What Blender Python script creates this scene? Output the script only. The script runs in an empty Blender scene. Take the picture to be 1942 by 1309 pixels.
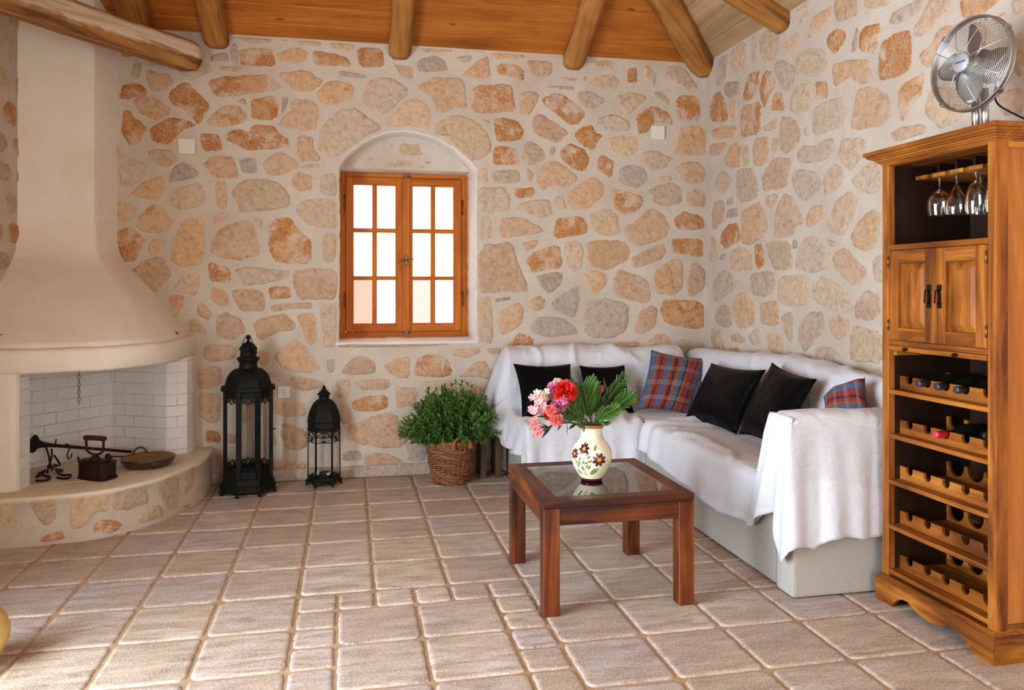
import bpy, bmesh, math, random
from math import pi, sin, cos, radians, sqrt, atan2, hypot
from mathutils import Vector, Matrix, Euler
from mathutils import noise as mnoise
R = random.Random(7)
C = bpy.context.scene.collection
SC = bpy.context.scene

# ---------------------------------------------------------------- camera
YAW = 0.2052350
cd = bpy.data.cameras.new('camera'); cam = bpy.data.objects.new('camera', cd); C.objects.link(cam)
cam.location = (0, 0, 1.30)
cam.rotation_euler = (pi/2, 0, -YAW)
cd.sensor_width = 36.0; cd.sensor_fit = 'HORIZONTAL'
cd.lens = 36.0*1494/1942
cd.shift_y = -(654.5-545)/1942
cd.clip_start = 0.05
SC.camera = cam
SC.view_settings.view_transform = 'Standard'
SC.view_settings.look = 'None'
SC.view_settings.gamma = 1.0
SC.view_settings.use_curve_mapping = False
SC.view_settings.exposure = 0.06

# ---------------------------------------------------------------- world and daylight
w = bpy.data.worlds.new('sky'); SC.world = w; w.use_nodes = True
bg = w.node_tree.nodes['Background']
bg.inputs[0].default_value = (0.86, 0.93, 1.0, 1); bg.inputs[1].default_value = 4.2
def area(name, loc, rot, sx, sy, power, col):
    l = bpy.data.lights.new(name, 'AREA'); l.shape = 'RECTANGLE'; l.size = sx; l.size_y = sy
    l.energy = power; l.color = col
    o = bpy.data.objects.new(name, l); C.objects.link(o); o.location = loc; o.rotation_euler = rot
    return o
# daylight entering by the glazed door in the left wall and by the doorway behind the camera
area('daylight_left_door', (-2.42, 1.65, 1.15), (0, radians(-90), 0), 2.3, 2.2, 350, (0.70, 0.85, 1.0))
area('daylight_front_door', (1.45, -1.44, 1.2), (radians(90), 0, 0), 1.8, 2.1, 46, (1.0, 0.86, 0.70))

# ---------------------------------------------------------------- helpers
OFF = {}
def setp(o, label=None, cat=None, group=None, kind=None):
    if label: o['label'] = label
    if cat: o['category'] = cat
    if group: o['group'] = group
    if kind: o['kind'] = kind
    return o
def root(name, loc, label=None, cat=None, group=None, kind=None):
    o = bpy.data.objects.new(name, None); C.objects.link(o); o.location = loc
    o.empty_display_size = 0.05
    OFF[o.name] = Vector(loc)
    return setp(o, label, cat, group, kind)
def finish(name, bm, mats, parent=None, smooth=False, loc=None, label=None, cat=None, group=None, kind=None):
    """bm is in world metres; the object gets its origin at loc (or at its root)."""
    if not isinstance(mats, (list, tuple)): mats = [mats]
    off = OFF.get(parent.name, Vector((0,0,0))) if parent else Vector(loc or (0,0,0))
    if off.length: bmesh.ops.translate(bm, verts=bm.verts, vec=-off)
    me = bpy.data.meshes.new(name); bm.to_mesh(me); bm.free()
    for m in mats: me.materials.append(m)
    if smooth:
        for p in me.polygons: p.use_smooth = True
    o = bpy.data.objects.new(name, me); C.objects.link(o)
    OFF[o.name] = off
    if parent: o.parent = parent
    else: o.location = off
    if smooth == 'auto':
        pass
    return setp(o, label, cat, group, kind)
def copy_tree(o, parent=None):
    c = o.copy(); C.objects.link(c); c.parent = parent
    for ch in o.children: copy_tree(ch, c)
    return c
def NB(): return bmesh.new()
def merge(bm, other, mat=0, M=None):
    if M is not None: bmesh.ops.transform(other, matrix=M, verts=other.verts)
    mp = {}
    for v in other.verts: mp[v] = bm.verts.new(v.co)
    for f in other.faces:
        try:
            nf = bm.faces.new([mp[v] for v in f.verts]); nf.material_index = mat if mat else f.material_index; nf.smooth = f.smooth
        except ValueError: pass
    other.free()
def box(bm, x0, x1, y0, y1, z0, z1, bev=0.0, M=None, mat=0, seg=1):
    b = NB(); bmesh.ops.create_cube(b, size=1)
    bmesh.ops.scale(b, vec=(abs(x1-x0), abs(y1-y0), abs(z1-z0)), verts=b.verts)
    bmesh.ops.translate(b, vec=((x0+x1)/2, (y0+y1)/2, (z0+z1)/2), verts=b.verts)
    if bev: bmesh.ops.bevel(b, geom=b.edges[:], offset=bev, segments=seg, affect='EDGES', profile=0.7)
    merge(bm, b, mat, M)
def prism(bm, poly, axis, a, b, mat=0, M=None, bev=0.0):
    """poly list of 2D points extruded along axis ('x','y','z') from a to b"""
    t = NB()
    def mk(p, d): return {'x': (d, p[0], p[1]), 'y': (p[0], d, p[1]), 'z': (p[0], p[1], d)}[axis]
    lo = [t.verts.new(mk(p, a)) for p in poly]; hi = [t.verts.new(mk(p, b)) for p in poly]
    t.faces.new(lo[::-1]); t.faces.new(hi)
    n = len(poly)
    for i in range(n): t.faces.new([lo[i], lo[(i+1) % n], hi[(i+1) % n], hi[i]])
    bmesh.ops.recalc_face_normals(t, faces=t.faces)
    if bev: bmesh.ops.bevel(t, geom=t.edges[:], offset=bev, segments=1, affect='EDGES')
    merge(bm, t, mat, M)
def lathe(bm, prof, n=24, cx=0, cy=0, cz=0, mat=0, M=None, smooth=True, rot=0.0, closed=False):
    t = NB(); rings = []
    for r, z in prof:
        if r < 1e-5: rings.append([t.verts.new((cx, cy, cz+z))])
        else: rings.append([t.verts.new((cx+r*cos(2*pi*i/n+rot), cy+r*sin(2*pi*i/n+rot), cz+z)) for i in range(n)])
    for a, b in zip(rings, rings[1:]):
        for i in range(n):
            j = (i+1) % n
            if len(a) == 1 and len(b) == 1: continue
            if len(a) == 1: f = t.faces.new([a[0], b[j], b[i]])
            elif len(b) == 1: f = t.faces.new([a[i], a[j], b[0]])
            else: f = t.faces.new([a[i], a[j], b[j], b[i]])
            f.smooth = smooth
    merge(bm, t, mat, M)
def tube(bm, pts, r, n=8, mat=0, closed=False, caps=True, smooth=True, M=None):
    pts = [Vector(p) for p in pts]; t = NB(); m = len(pts); rs = r if isinstance(r, (list, tuple)) else [r]*m
    prev = None; rings = []
    for i, p in enumerate(pts):
        if closed: d = pts[(i+1) % m]-pts[i-1]
        else: d = pts[min(i+1, m-1)]-pts[max(i-1, 0)]
        if d.length < 1e-9: d = Vector((0,0,1))
        d.normalize()
        if prev is None:
            a = Vector((0,0,1)) if abs(d.z) < .9 else Vector((1,0,0))
            u = d.cross(a).normalized()
        else:
            u = (prev-d*prev.dot(d))
            if u.length < 1e-6: u = d.cross(Vector((0,0,1)))
            u.normalize()
        prev = u; v = d.cross(u)
        rings.append([t.verts.new(p+(u*cos(2*pi*k/n)+v*sin(2*pi*k/n))*rs[i]) for k in range(n)])
    rng = range(m) if closed else range(m-1)
    for i in rng:
        a, b = rings[i], rings[(i+1) % m]
        for k in range(n):
            f = t.faces.new([a[k], a[(k+1) % n], b[(k+1) % n], b[k]]); f.smooth = smooth
    if caps and not closed:
        t.faces.new(rings[0][::-1]); t.faces.new(rings[-1])
    merge(bm, t, mat, M)
def sphere(bm, c, r, n=16, m=10, mat=0, sz=1.0, M=None):
    prof = [(r*sin(pi*i/m), -r*cos(pi*i/m)*sz) for i in range(m+1)]
    prof[0] = (0, -r*sz); prof[-1] = (0, r*sz)
    lathe(bm, prof, n, c[0], c[1], c[2], mat, M)
def nz(x, y, z, s=1.0, seed=0.0): return mnoise.noise(Vector((x*s+seed, y*s-seed*1.7, z*s+seed*.3)))

# ---------------------------------------------------------------- materials
class N:
    def __init__(s, name):
        s.m = bpy.data.materials.new(name); s.m.use_nodes = True; s.t = s.m.node_tree
        s.b = s.t.nodes['Principled BSDF']; s.out = s.t.nodes['Material Output']
    def n(s, typ, **kw):
        nd = s.t.nodes.new('ShaderNode'+typ)
        for k, v in kw.items():
            if k.startswith('_'): setattr(nd, k[1:], v)
            else:
                key = int(k[1:]) if k[0] == 'i' and k[1:].isdigit() else k.replace('__', ' ')
                s.link(v, nd.inputs[key])
        return nd
    def link(s, v, inp):
        if isinstance(v, bpy.types.NodeSocket): s.t.links.new(v, inp)
        elif isinstance(v, bpy.types.Node): s.t.links.new(v.outputs[0], inp)
        else: inp.default_value = v
    def set(s, **kw):
        for k, v in kw.items(): s.link(v, s.b.inputs[k.replace('__', ' ')])
        return s
    def co(s, scale=(1,1,1), kind='Object', rot=(0,0,0), loc=(0,0,0)):
        tc = s.n('TexCoord'); mp = s.n('Mapping', i0=tc.outputs[kind]); mp.inputs['Scale'].default_value = scale
        mp.inputs['Rotation'].default_value = rot; mp.inputs['Location'].default_value = loc
        return mp.outputs[0]
    def noise(s, v, scale, detail=4, rough=.55, dist=0.0):
        nd = s.n('TexNoise', i0=v); nd.inputs['Scale'].default_value = scale; nd.inputs['Detail'].default_value = detail
        nd.inputs['Roughness'].default_value = rough; nd.inputs['Distortion'].default_value = dist
        return nd.outputs['Fac']
    def ramp(s, fac, *stops):
        r = s.n('ValToRGB', i0=fac); el = r.color_ramp.elements
        while len(el) < len(stops): el.new(.5)
        for e, (p, c) in zip(el, stops):
            e.position = p; e.color = (c[0], c[1], c[2], 1) if isinstance(c, (tuple, list)) else (c, c, c, 1)
        return r.outputs[0]
    def mix(s, f, a, b, typ='MIX'):
        m = s.n('Mix', _data_type='RGBA', _blend_type=typ)
        def c(v): return (v[0], v[1], v[2], 1) if isinstance(v, tuple) and len(v) == 3 else v
        s.link(f, m.inputs[0]); s.link(c(a), m.inputs[6]); s.link(c(b), m.inputs[7])
        return m.outputs[2]
    def math(s, op, a, b=0.0, c=0.0, clamp=False):
        m = s.n('Math', _operation=op, _use_clamp=clamp); s.link(a, m.inputs[0]); s.link(b, m.inputs[1]); s.link(c, m.inputs[2])
        return m.outputs[0]
    def bump(s, h, strength=.5, dist=.01, prev=None):
        b = s.n('Bump', Height=h, Strength=strength, Distance=dist)
        if prev is not None: s.link(prev, b.inputs['Normal'])
        return b.outputs[0]

def simple(name, col, rough=.5, metal=0.0, **kw):
    q = N(name); q.set(Base__Color=(*col, 1), Roughness=rough, Metallic=metal)
    for k, v in kw.items(): q.set(**{k: v})
    return q.m

def m_mortar():
    q = N('mortar'); v = q.co()
    a = q.noise(v, 2.2, 3); b = q.noise(v, 14, 5, .65); c = q.noise(v, 60, 5, .7)
    col = q.mix(q.ramp(a, (.35, 0), (.65, 1)), (.49, .40, .315), (.565, .485, .395))
    col = q.mix(q.ramp(b, (.5, 0), (.75, .55)), col, (.45, .36, .27))
    q.set(Base__Color=col, Roughness=.92)
    h = q.math('ADD', q.math('MULTIPLY', b, .8), q.math('MULTIPLY', c, .35))
    q.set(Normal=q.bump(h, .9, .011)); return q.m
def m_stone():
    q = N('stone'); v = q.co()
    at = q.n('Attribute', _attribute_name='Col'); ru = q.n('Attribute', _attribute_name='rust').outputs['Fac']
    n1 = q.noise(v, 9, 6, .65, .6); n2 = q.noise(v, 30, 6, .7, .3); n3 = q.noise(v, 90, 4, .7)
    col = q.mix(1.0, at.outputs['Color'], q.ramp(n2, (.30, (.66, .61, .56)), (.48, (.98, .97, .96)), (.60, (1.08, 1.08, 1.07)), (.74, (1.38, 1.38, 1.38))), 'MULTIPLY')
    th = q.math('SUBTRACT', .80, q.math('MULTIPLY', ru, .31))
    mask = q.math('MULTIPLY', q.math('SUBTRACT', q.math('ADD', q.math('MULTIPLY', n1, .75), q.math('MULTIPLY', n2, .45)), q.math('ADD', th, .05)), 13.0, clamp=True)
    rc = q.ramp(n3, (.32, (.22, .066, .012)), (.48, (.42, .15, .032)), (.60, (.54, .25, .08)), (.75, (.66, .45, .26)))
    col = q.mix(q.math('MULTIPLY', mask, .88), col, rc)
    cream = q.math('MULTIPLY', q.ramp(q.noise(q.co(loc=(3, 5, 7)), 6.5, 6, .7, .5), (.50, 0), (.60, 1)), q.math('MULTIPLY', ru, .75, clamp=True))
    col = q.mix(cream, col, q.ramp(n3, (.3, (.50, .36, .24)), (.7, (.72, .60, .47))))
    # dark pits
    pit = q.math('MULTIPLY', q.math('GREATER_THAN', q.noise(v, 34, 2, .5), .73), q.math('GREATER_THAN', ru, .5))
    col = q.mix(q.math('MULTIPLY', pit, .7), col, (.09, .045, .02))
    # mortar smeared over the edges
    e = q.math('MULTIPLY', q.math('SUBTRACT', q.math('ADD', at.outputs['Alpha'], q.math('ADD', q.math('MULTIPLY', q.math('SUBTRACT', n2, .5), 2.0), q.math('MULTIPLY', q.math('SUBTRACT', n1, .5), 1.6))), .72), 3.2, clamp=True)
    col = q.mix(e, col, (.52, .435, .345))
    q.set(Base__Color=col, Roughness=.88)
    h = q.math('ADD', q.math('MULTIPLY', n1, 1.0), q.math('ADD', q.math('MULTIPLY', n2, .7), q.math('MULTIPLY', n3, .22)))
    q.set(Normal=q.bump(h, 1.0, .016)); return q.m
def m_plaster(name, c1, c2, st=.35):
    q = N(name); v = q.co(); a = q.noise(v, 2.5, 4, .6, .5); b = q.noise(v, 45, 4, .6)
    q.set(Base__Color=q.mix(q.ramp(a, (.35, 0), (.7, 1)), c1, c2), Roughness=.85)
    q.set(Normal=q.bump(q.math('ADD', a, q.math('MULTIPLY', b, .12)), st, .02)); return q.m
def m_wood(name, dark, mid, light, axis='x', gs=1.0, rough=.4, coat=0.0, knots=False, contrast=1.0, attr=False, bump=.25, spec=.25):
    q = N(name)
    k = 14*gs; sc = {'x': (1.1*gs, k, k), 'y': (k, 1.1*gs, k), 'z': (k, k, 1.1*gs)}[axis]
    v = q.co(sc); vb = q.co((3, 3, 3))
    if attr:
        at = q.n('Attribute', _attribute_name='Col')
        add = q.n('VectorMath', _operation='ADD'); q.link(v, add.inputs[0])
        scv = q.n('VectorMath', _operation='SCALE'); q.link(at.outputs['Color'], scv.inputs[0]); scv.inputs['Scale'].default_value = 37
        q.link(scv.outputs[0], add.inputs[1]); v = add.outputs[0]
    a = q.noise(v, 1.0, 6, .62, .9); b = q.noise(vb, .9, 3, .5, .4); f = q.noise(v, 6.0, 3, .6)
    g = q.math('ADD', q.math('MULTIPLY', a, .75), q.math('MULTIPLY', b, .3))
    lo = .5-.16*contrast; hi = .5+.18*contrast
    col = q.ramp(g, (lo, dark), (.53, mid), (hi+.05, light))
    col = q.mix(.35, col, q.ramp(f, (.3, .55), (.6, 1.0)), 'MULTIPLY')
    if attr: 
        tone = q.math('ADD', .80, q.math('MULTIPLY', at.outputs['Alpha'], .4))
        tv = q.n('VectorMath', _operation='SCALE'); q.link(col, tv.inputs[0]); q.link(tone, tv.inputs['Scale']); col = tv.outputs[0]
    if knots:
        vo = q.n('TexVoronoi', i0=q.co({'x': (1.6, 5, 5), 'y': (5, 1.6, 5), 'z': (5, 5, 1.6)}[axis]), Scale=1.5)
        kn = q.ramp(vo.outputs['Distance'], (.035, 1), (.10, 0))
        col = q.mix(kn, col, (.10, .03, .008))
    q.set(Base__Color=col, Roughness=rough, Specular__IOR__Level=spec)
    if coat: q.set(Coat__Weight=coat, Coat__Roughness=.15)
    q.set(Normal=q.bump(q.math('ADD', a, q.math('MULTIPLY', f, .3)), bump, .004)); return q.m
def m_tile():
    q = N('floor_tile'); v = q.co(); vs = q.co((2.0, 9, 2.0))
    at = q.n('Attribute', _attribute_name='Col')
    a = q.noise(v, 5, 5, .6, .5); s = q.noise(vs, 2.4, 5, .65, .6); f = q.noise(v, 70, 4, .65); g = q.noise(v, 150, 3, .7)
    col = q.mix(q.ramp(s, (.38, 0), (.64, .85)), at.outputs['Color'], (.225, .135, .09))
    col = q.mix(q.ramp(a, (.4, 0), (.7, .65)), col, (.42, .285, .165))
    col = q.mix(q.ramp(f, (.50, 0), (.66, .55)), col, (.27, .18, .12))
    col = q.mix(q.ramp(g, (.50, 0), (.62, .65)), col, (.66, .59, .53))
    col = q.mix(q.math('MULTIPLY', q.math('MULTIPLY', at.outputs['Alpha'], q.ramp(a, (.42, 0), (.6, 1))), .32), col, (.60, .52, .45))
    q.set(Base__Color=col, Roughness=q.math('ADD', .38, q.math('MULTIPLY', f, .3)), Specular__IOR__Level=.35)
    h = q.math('ADD', q.math('MULTIPLY', s, .8), q.math('ADD', q.math('MULTIPLY', f, .35), q.math('MULTIPLY', g, .15)))
    q.set(Normal=q.bump(h, .6, .006)); return q.m
def m_brick():
    q = N('white_painted_brick'); uv = q.n('UVMap').outputs[0]
    b = q.n('TexBrick', i0=uv); b.inputs['Scale'].default_value = 1.0
    for k, val in (('Mortar Size', .0028), ('Mortar Smooth', .35), ('Brick Width', .145), ('Row Height', .0695)): b.inputs[k].default_value = val
    v = q.co(); a = q.noise(v, 4, 4, .6); f = q.noise(v, 30, 4, .6)
    st = q.math('MULTIPLY', b.outputs['Fac'], q.ramp(a, (.45, 0), (.62, 1)))
    col = q.mix(q.ramp(a, (.35, 0), (.65, 1)), (.66, .64, .64), (.74, .71, .68))
    col = q.mix(b.outputs['Fac'], col, (.74, .67, .57)); col = q.mix(q.math('MULTIPLY', st, .55), col, (.30, .22, .15))
    q.set(Base__Color=col, Roughness=.75)
    q.set(Normal=q.bump(q.math('ADD', q.math('MULTIPLY', b.outputs['Fac'], -1.0), q.math('MULTIPLY', f, .15)), .9, .006)); return q.m
def m_cloth():
    q = N('white_cotton'); uv = q.n('UVMap').outputs[0]; sp = q.n('SeparateXYZ', i0=uv)
    u, vv = sp.outputs[0], sp.outputs[1]
    # woven rib bands: fine ribs in bands across the throw
    band = q.math('GREATER_THAN', q.math('SINE', q.math('MULTIPLY', vv, 11.5)), .1)
    rib = q.math('MULTIPLY', q.math('SINE', q.math('MULTIPLY', vv, 2*pi/.0085)), band)
    wv = 0.0
    o = q.co(); big = q.noise(o, 7, 4, .55, .6)
    q.set(Base__Color=q.mix(q.math('MULTIPLY', q.math('ADD', rib, 1), .06), (.60, .59, .62), (.50, .49, .515)), Roughness=.95, Sheen__Weight=.15)
    n1 = q.bump(big, .5, .02); q.set(Normal=q.bump(q.math('ADD', rib, wv), .40, .0022, n1)); return q.m
def m_uphol():
    q = N('beige_upholstery'); v = q.co(); c = q.n('TexVoronoi', i0=v, Scale=420).outputs['Distance']; a = q.noise(v, 160, 3, .6)
    q.set(Base__Color=q.mix(q.ramp(c, (.2, 0), (.6, 1)), (.44, .395, .34), (.33, .29, .25)), Roughness=.95)
    q.set(Normal=q.bump(q.math('ADD', c, a), .25, .0015)); return q.m
def m_leather():
    q = N('black_leather'); v = q.co(); a = q.noise(v, 9, 4, .6, .8); b = q.noise(v, 140, 3)
    q.set(Base__Color=(.0022, .0022, .003, 1), Roughness=.36, Specular__IOR__Level=.06)
    q.set(Normal=q.bump(q.math('ADD', a, q.math('MULTIPLY', b, .05)), .5, .02)); return q.m
def m_stripe():
    q = N('striped_woven_fabric'); uv = q.n('UVMap').outputs[0]; sp = q.n('SeparateXYZ', i0=uv); u, vv = sp.outputs[0], sp.outputs[1]
    red = (.24, .012, .008); blu = (.055, .085, .165); blk = (.008, .008, .012); rst = (.22, .062, .02)
    st = [(0, blu), (.10, rst), (.13, red), (.17, blk), (.20, red), (.27, blu), (.36, rst), (.39, red), (.43, blk), (.47, red), (.50, rst), (.54, blu), (.62, blk), (.65, rst), (.69, red), (.77, rst), (.80, blk), (.83, red), (.90, blu)]
    r = q.n('ValToRGB', i0=q.math('FRACT', u)); r.color_ramp.interpolation = 'CONSTANT'; el = r.color_ramp.elements
    while len(el) < len(st): el.new(.5)
    for e, (p, c) in zip(el, st): e.position = p; e.color = (*c, 1)
    col = r.outputs[0]
    ln = q.math('GREATER_THAN', q.math('SINE', q.math('MULTIPLY', vv, 2*pi*42)), .8)
    grp = q.math('GREATER_THAN', q.math('SINE', q.math('MULTIPLY', vv, 2*pi*4)), .55)
    col = q.mix(q.math('MULTIPLY', q.math('MULTIPLY', ln, grp), .75), col, (.45, .45, .42))
    ln2 = q.math('GREATER_THAN', q.math('SINE', q.math('MULTIPLY', u, 2*pi*46)), .6)
    col = q.mix(q.math('MULTIPLY', ln2, .3), col, (.02, .01, .01))
    gl = q.math('GREATER_THAN', q.noise(uv, 30, 2), .66)
    col = q.mix(q.math('MULTIPLY', gl, .5), col, (.5, .34, .2))
    q.set(Base__Color=col, Roughness=.8); q.set(Normal=q.bump(q.math('SINE', q.math('MULTIPLY', u, 2*pi*90)), .3, .001)); return q.m
def m_metal_old():
    q = N('dark_patinated_metal'); v = q.co(); a = q.noise(v, 18, 5, .65); b = q.noise(v, 80, 3)
    q.set(Base__Color=q.ramp(a, (.4, (.004, .005, .0045)), (.6, (.008, .008, .006)), (.75, (.020, .010, .005))), Roughness=.55, Metallic=.2, Specular__IOR__Level=.15)
    q.set(Normal=q.bump(b, .3, .001)); return q.m
def m_iron():
    q = N('rusty_iron'); v = q.co(); a = q.noise(v, 40, 5, .65)
    q.set(Base__Color=q.ramp(a, (.4, (.012, .006, .005)), (.65, (.04, .014, .009))), Roughness=.55, Metallic=.2, Specular__IOR__Level=.2)
    q.set(Normal=q.bump(a, .4, .002)); return q.m
def m_glass(name, tint, alpha=.15, rough=.02):
    q = N(name); t = q.n('BsdfTransparent', i0=(*tint, 1)); g = q.n('BsdfGlossy', Roughness=rough); g.inputs[0].default_value = (1, 1, 1, 1)
    fr = q.n('LayerWeight', Blend=.25).outputs['Fresnel']
    mx = q.n('MixShader', i0=q.math('MULTIPLY', fr, alpha*6, clamp=True), i1=t, i2=g); q.link(mx.outputs[0], q.out.inputs[0]); return q.m

MORTAR = m_mortar(); STONE = m_stone(); TILE = m_tile(); BRICK = m_brick()
PLASTER = m_plaster('cream_plaster', (.72, .635, .52), (.78, .72, .63)); WHITEP = m_plaster('white_plaster', (.66, .60, .54), (.72, .67, .61))
GROUT = m_plaster('grout', (.36, .22, .115), (.44, .285, .16), .8); HEARTHTOP = m_plaster('hearth_render', (.62, .52, .38), (.70, .61, .48))
def m_limewash():
    q = N('limewashed_log_v'); v = q.co((1.2, 14, 14)); a = q.noise(v, 1.0, 6, .65, .8); sp = q.n('SeparateXYZ', i0=q.co()); b = q.noise(q.co((5, 5, 5)), 1.2, 4)
    wood = q.ramp(a, (.36, (.10, .035, .008)), (.5, (.34, .145, .035)), (.66, (.46, .23, .07)))
    lime = q.ramp(a, (.33, (.34, .19, .09)), (.48, (.56, .45, .33)), (.68, (.64, .56, .46)))
    h = q.math('ADD', sp.outputs[2], q.math('MULTIPLY', q.math('SUBTRACT', b, .5), .09))
    f = q.math('MULTIPLY', q.math('ADD', h, .042), 40.0, clamp=True); top = q.math('MULTIPLY', q.math('SUBTRACT', .075, h), 40.0, clamp=True)
    q.set(Base__Color=q.mix(q.math('MULTIPLY', f, top), wood, lime), Roughness=.75); q.set(Normal=q.bump(a, .9, .006)); return q.m
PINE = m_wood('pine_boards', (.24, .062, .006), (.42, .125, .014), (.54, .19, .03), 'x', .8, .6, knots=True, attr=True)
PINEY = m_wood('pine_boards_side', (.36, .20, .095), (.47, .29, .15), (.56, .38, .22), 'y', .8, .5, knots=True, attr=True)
LOG = m_wood('hewn_log', (.13, .040, .006), (.38, .155, .032), (.52, .26, .08), 'x', .7, .7, bump=1.0, contrast=.7)
WLOG = m_limewash()
WINW = m_wood('varnished_pine', (.34, .075, .003), (.50, .135, .007), (.60, .19, .015), 'z', 1.0, .5, .0, contrast=.9)
WINWX = m_wood('varnished_pine_across', (.34, .075, .003), (.50, .135, .007), (.60, .19, .015), 'x', 1.0, .5, .0, contrast=.9)
CABZ = m_wood('honey_wood', (.10, .025, .002), (.27, .075, .007), (.43, .155, .020), 'z', 1.2, .5, .0, contrast=.6)
CABY = m_wood('honey_wood_across', (.10, .025, .002), (.25, .070, .007), (.40, .145, .019), 'y', 1.2, .5, .0, contrast=.6)
CABS = m_wood('honey_wood_side', (.32, .095, .014), (.42, .14, .024), (.52, .20, .045), 'z', .6, .55, .0, contrast=.8)
DARKW = m_wood('near_black_wood', (.012, .004, .002), (.024, .008, .003), (.038, .013, .005), 'z', 1.0, .5)  # near-black brown for the cabinet's inside faces and glass holder stems
ROSE = m_wood('rosewood', (.022, .004, .001), (.105, .020, .003), (.21, .055, .009), 'x', .8, .36, .06, contrast=.5)
ROSEZ = m_wood('rosewood_upright', (.022, .004, .001), (.11, .021, .003), (.22, .057, .009), 'z', .8, .36, .06, contrast=.5)
CLOTH = m_cloth(); UPHOL = m_uphol(); LEATHER = m_leather(); STRIPE = m_stripe(); OLDM = m_metal_old(); IRON = m_iron()
STEEL = simple('brushed_steel', (.50, .47, .45), .32, 1.0); STEELD = simple('dull_steel', (.30, .275, .25), .45, .9); BRASS = simple('aged_brass', (.20, .13, .06), .4, .9)
BLACKP = simple('black_plastic_and_holes', (.006, .006, .007), .6, Specular__IOR__Level=.15); WHITEPL = simple('white_plastic', (.74, .72, .68), .35)  # the black also stands for the dark inside lantern and socket holes
GLASS = m_glass('clear_glass', (.97, .98, .97), .12); TABGLASS = m_glass('table_glass', (.60, .62, .60), .30, .01)

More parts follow.
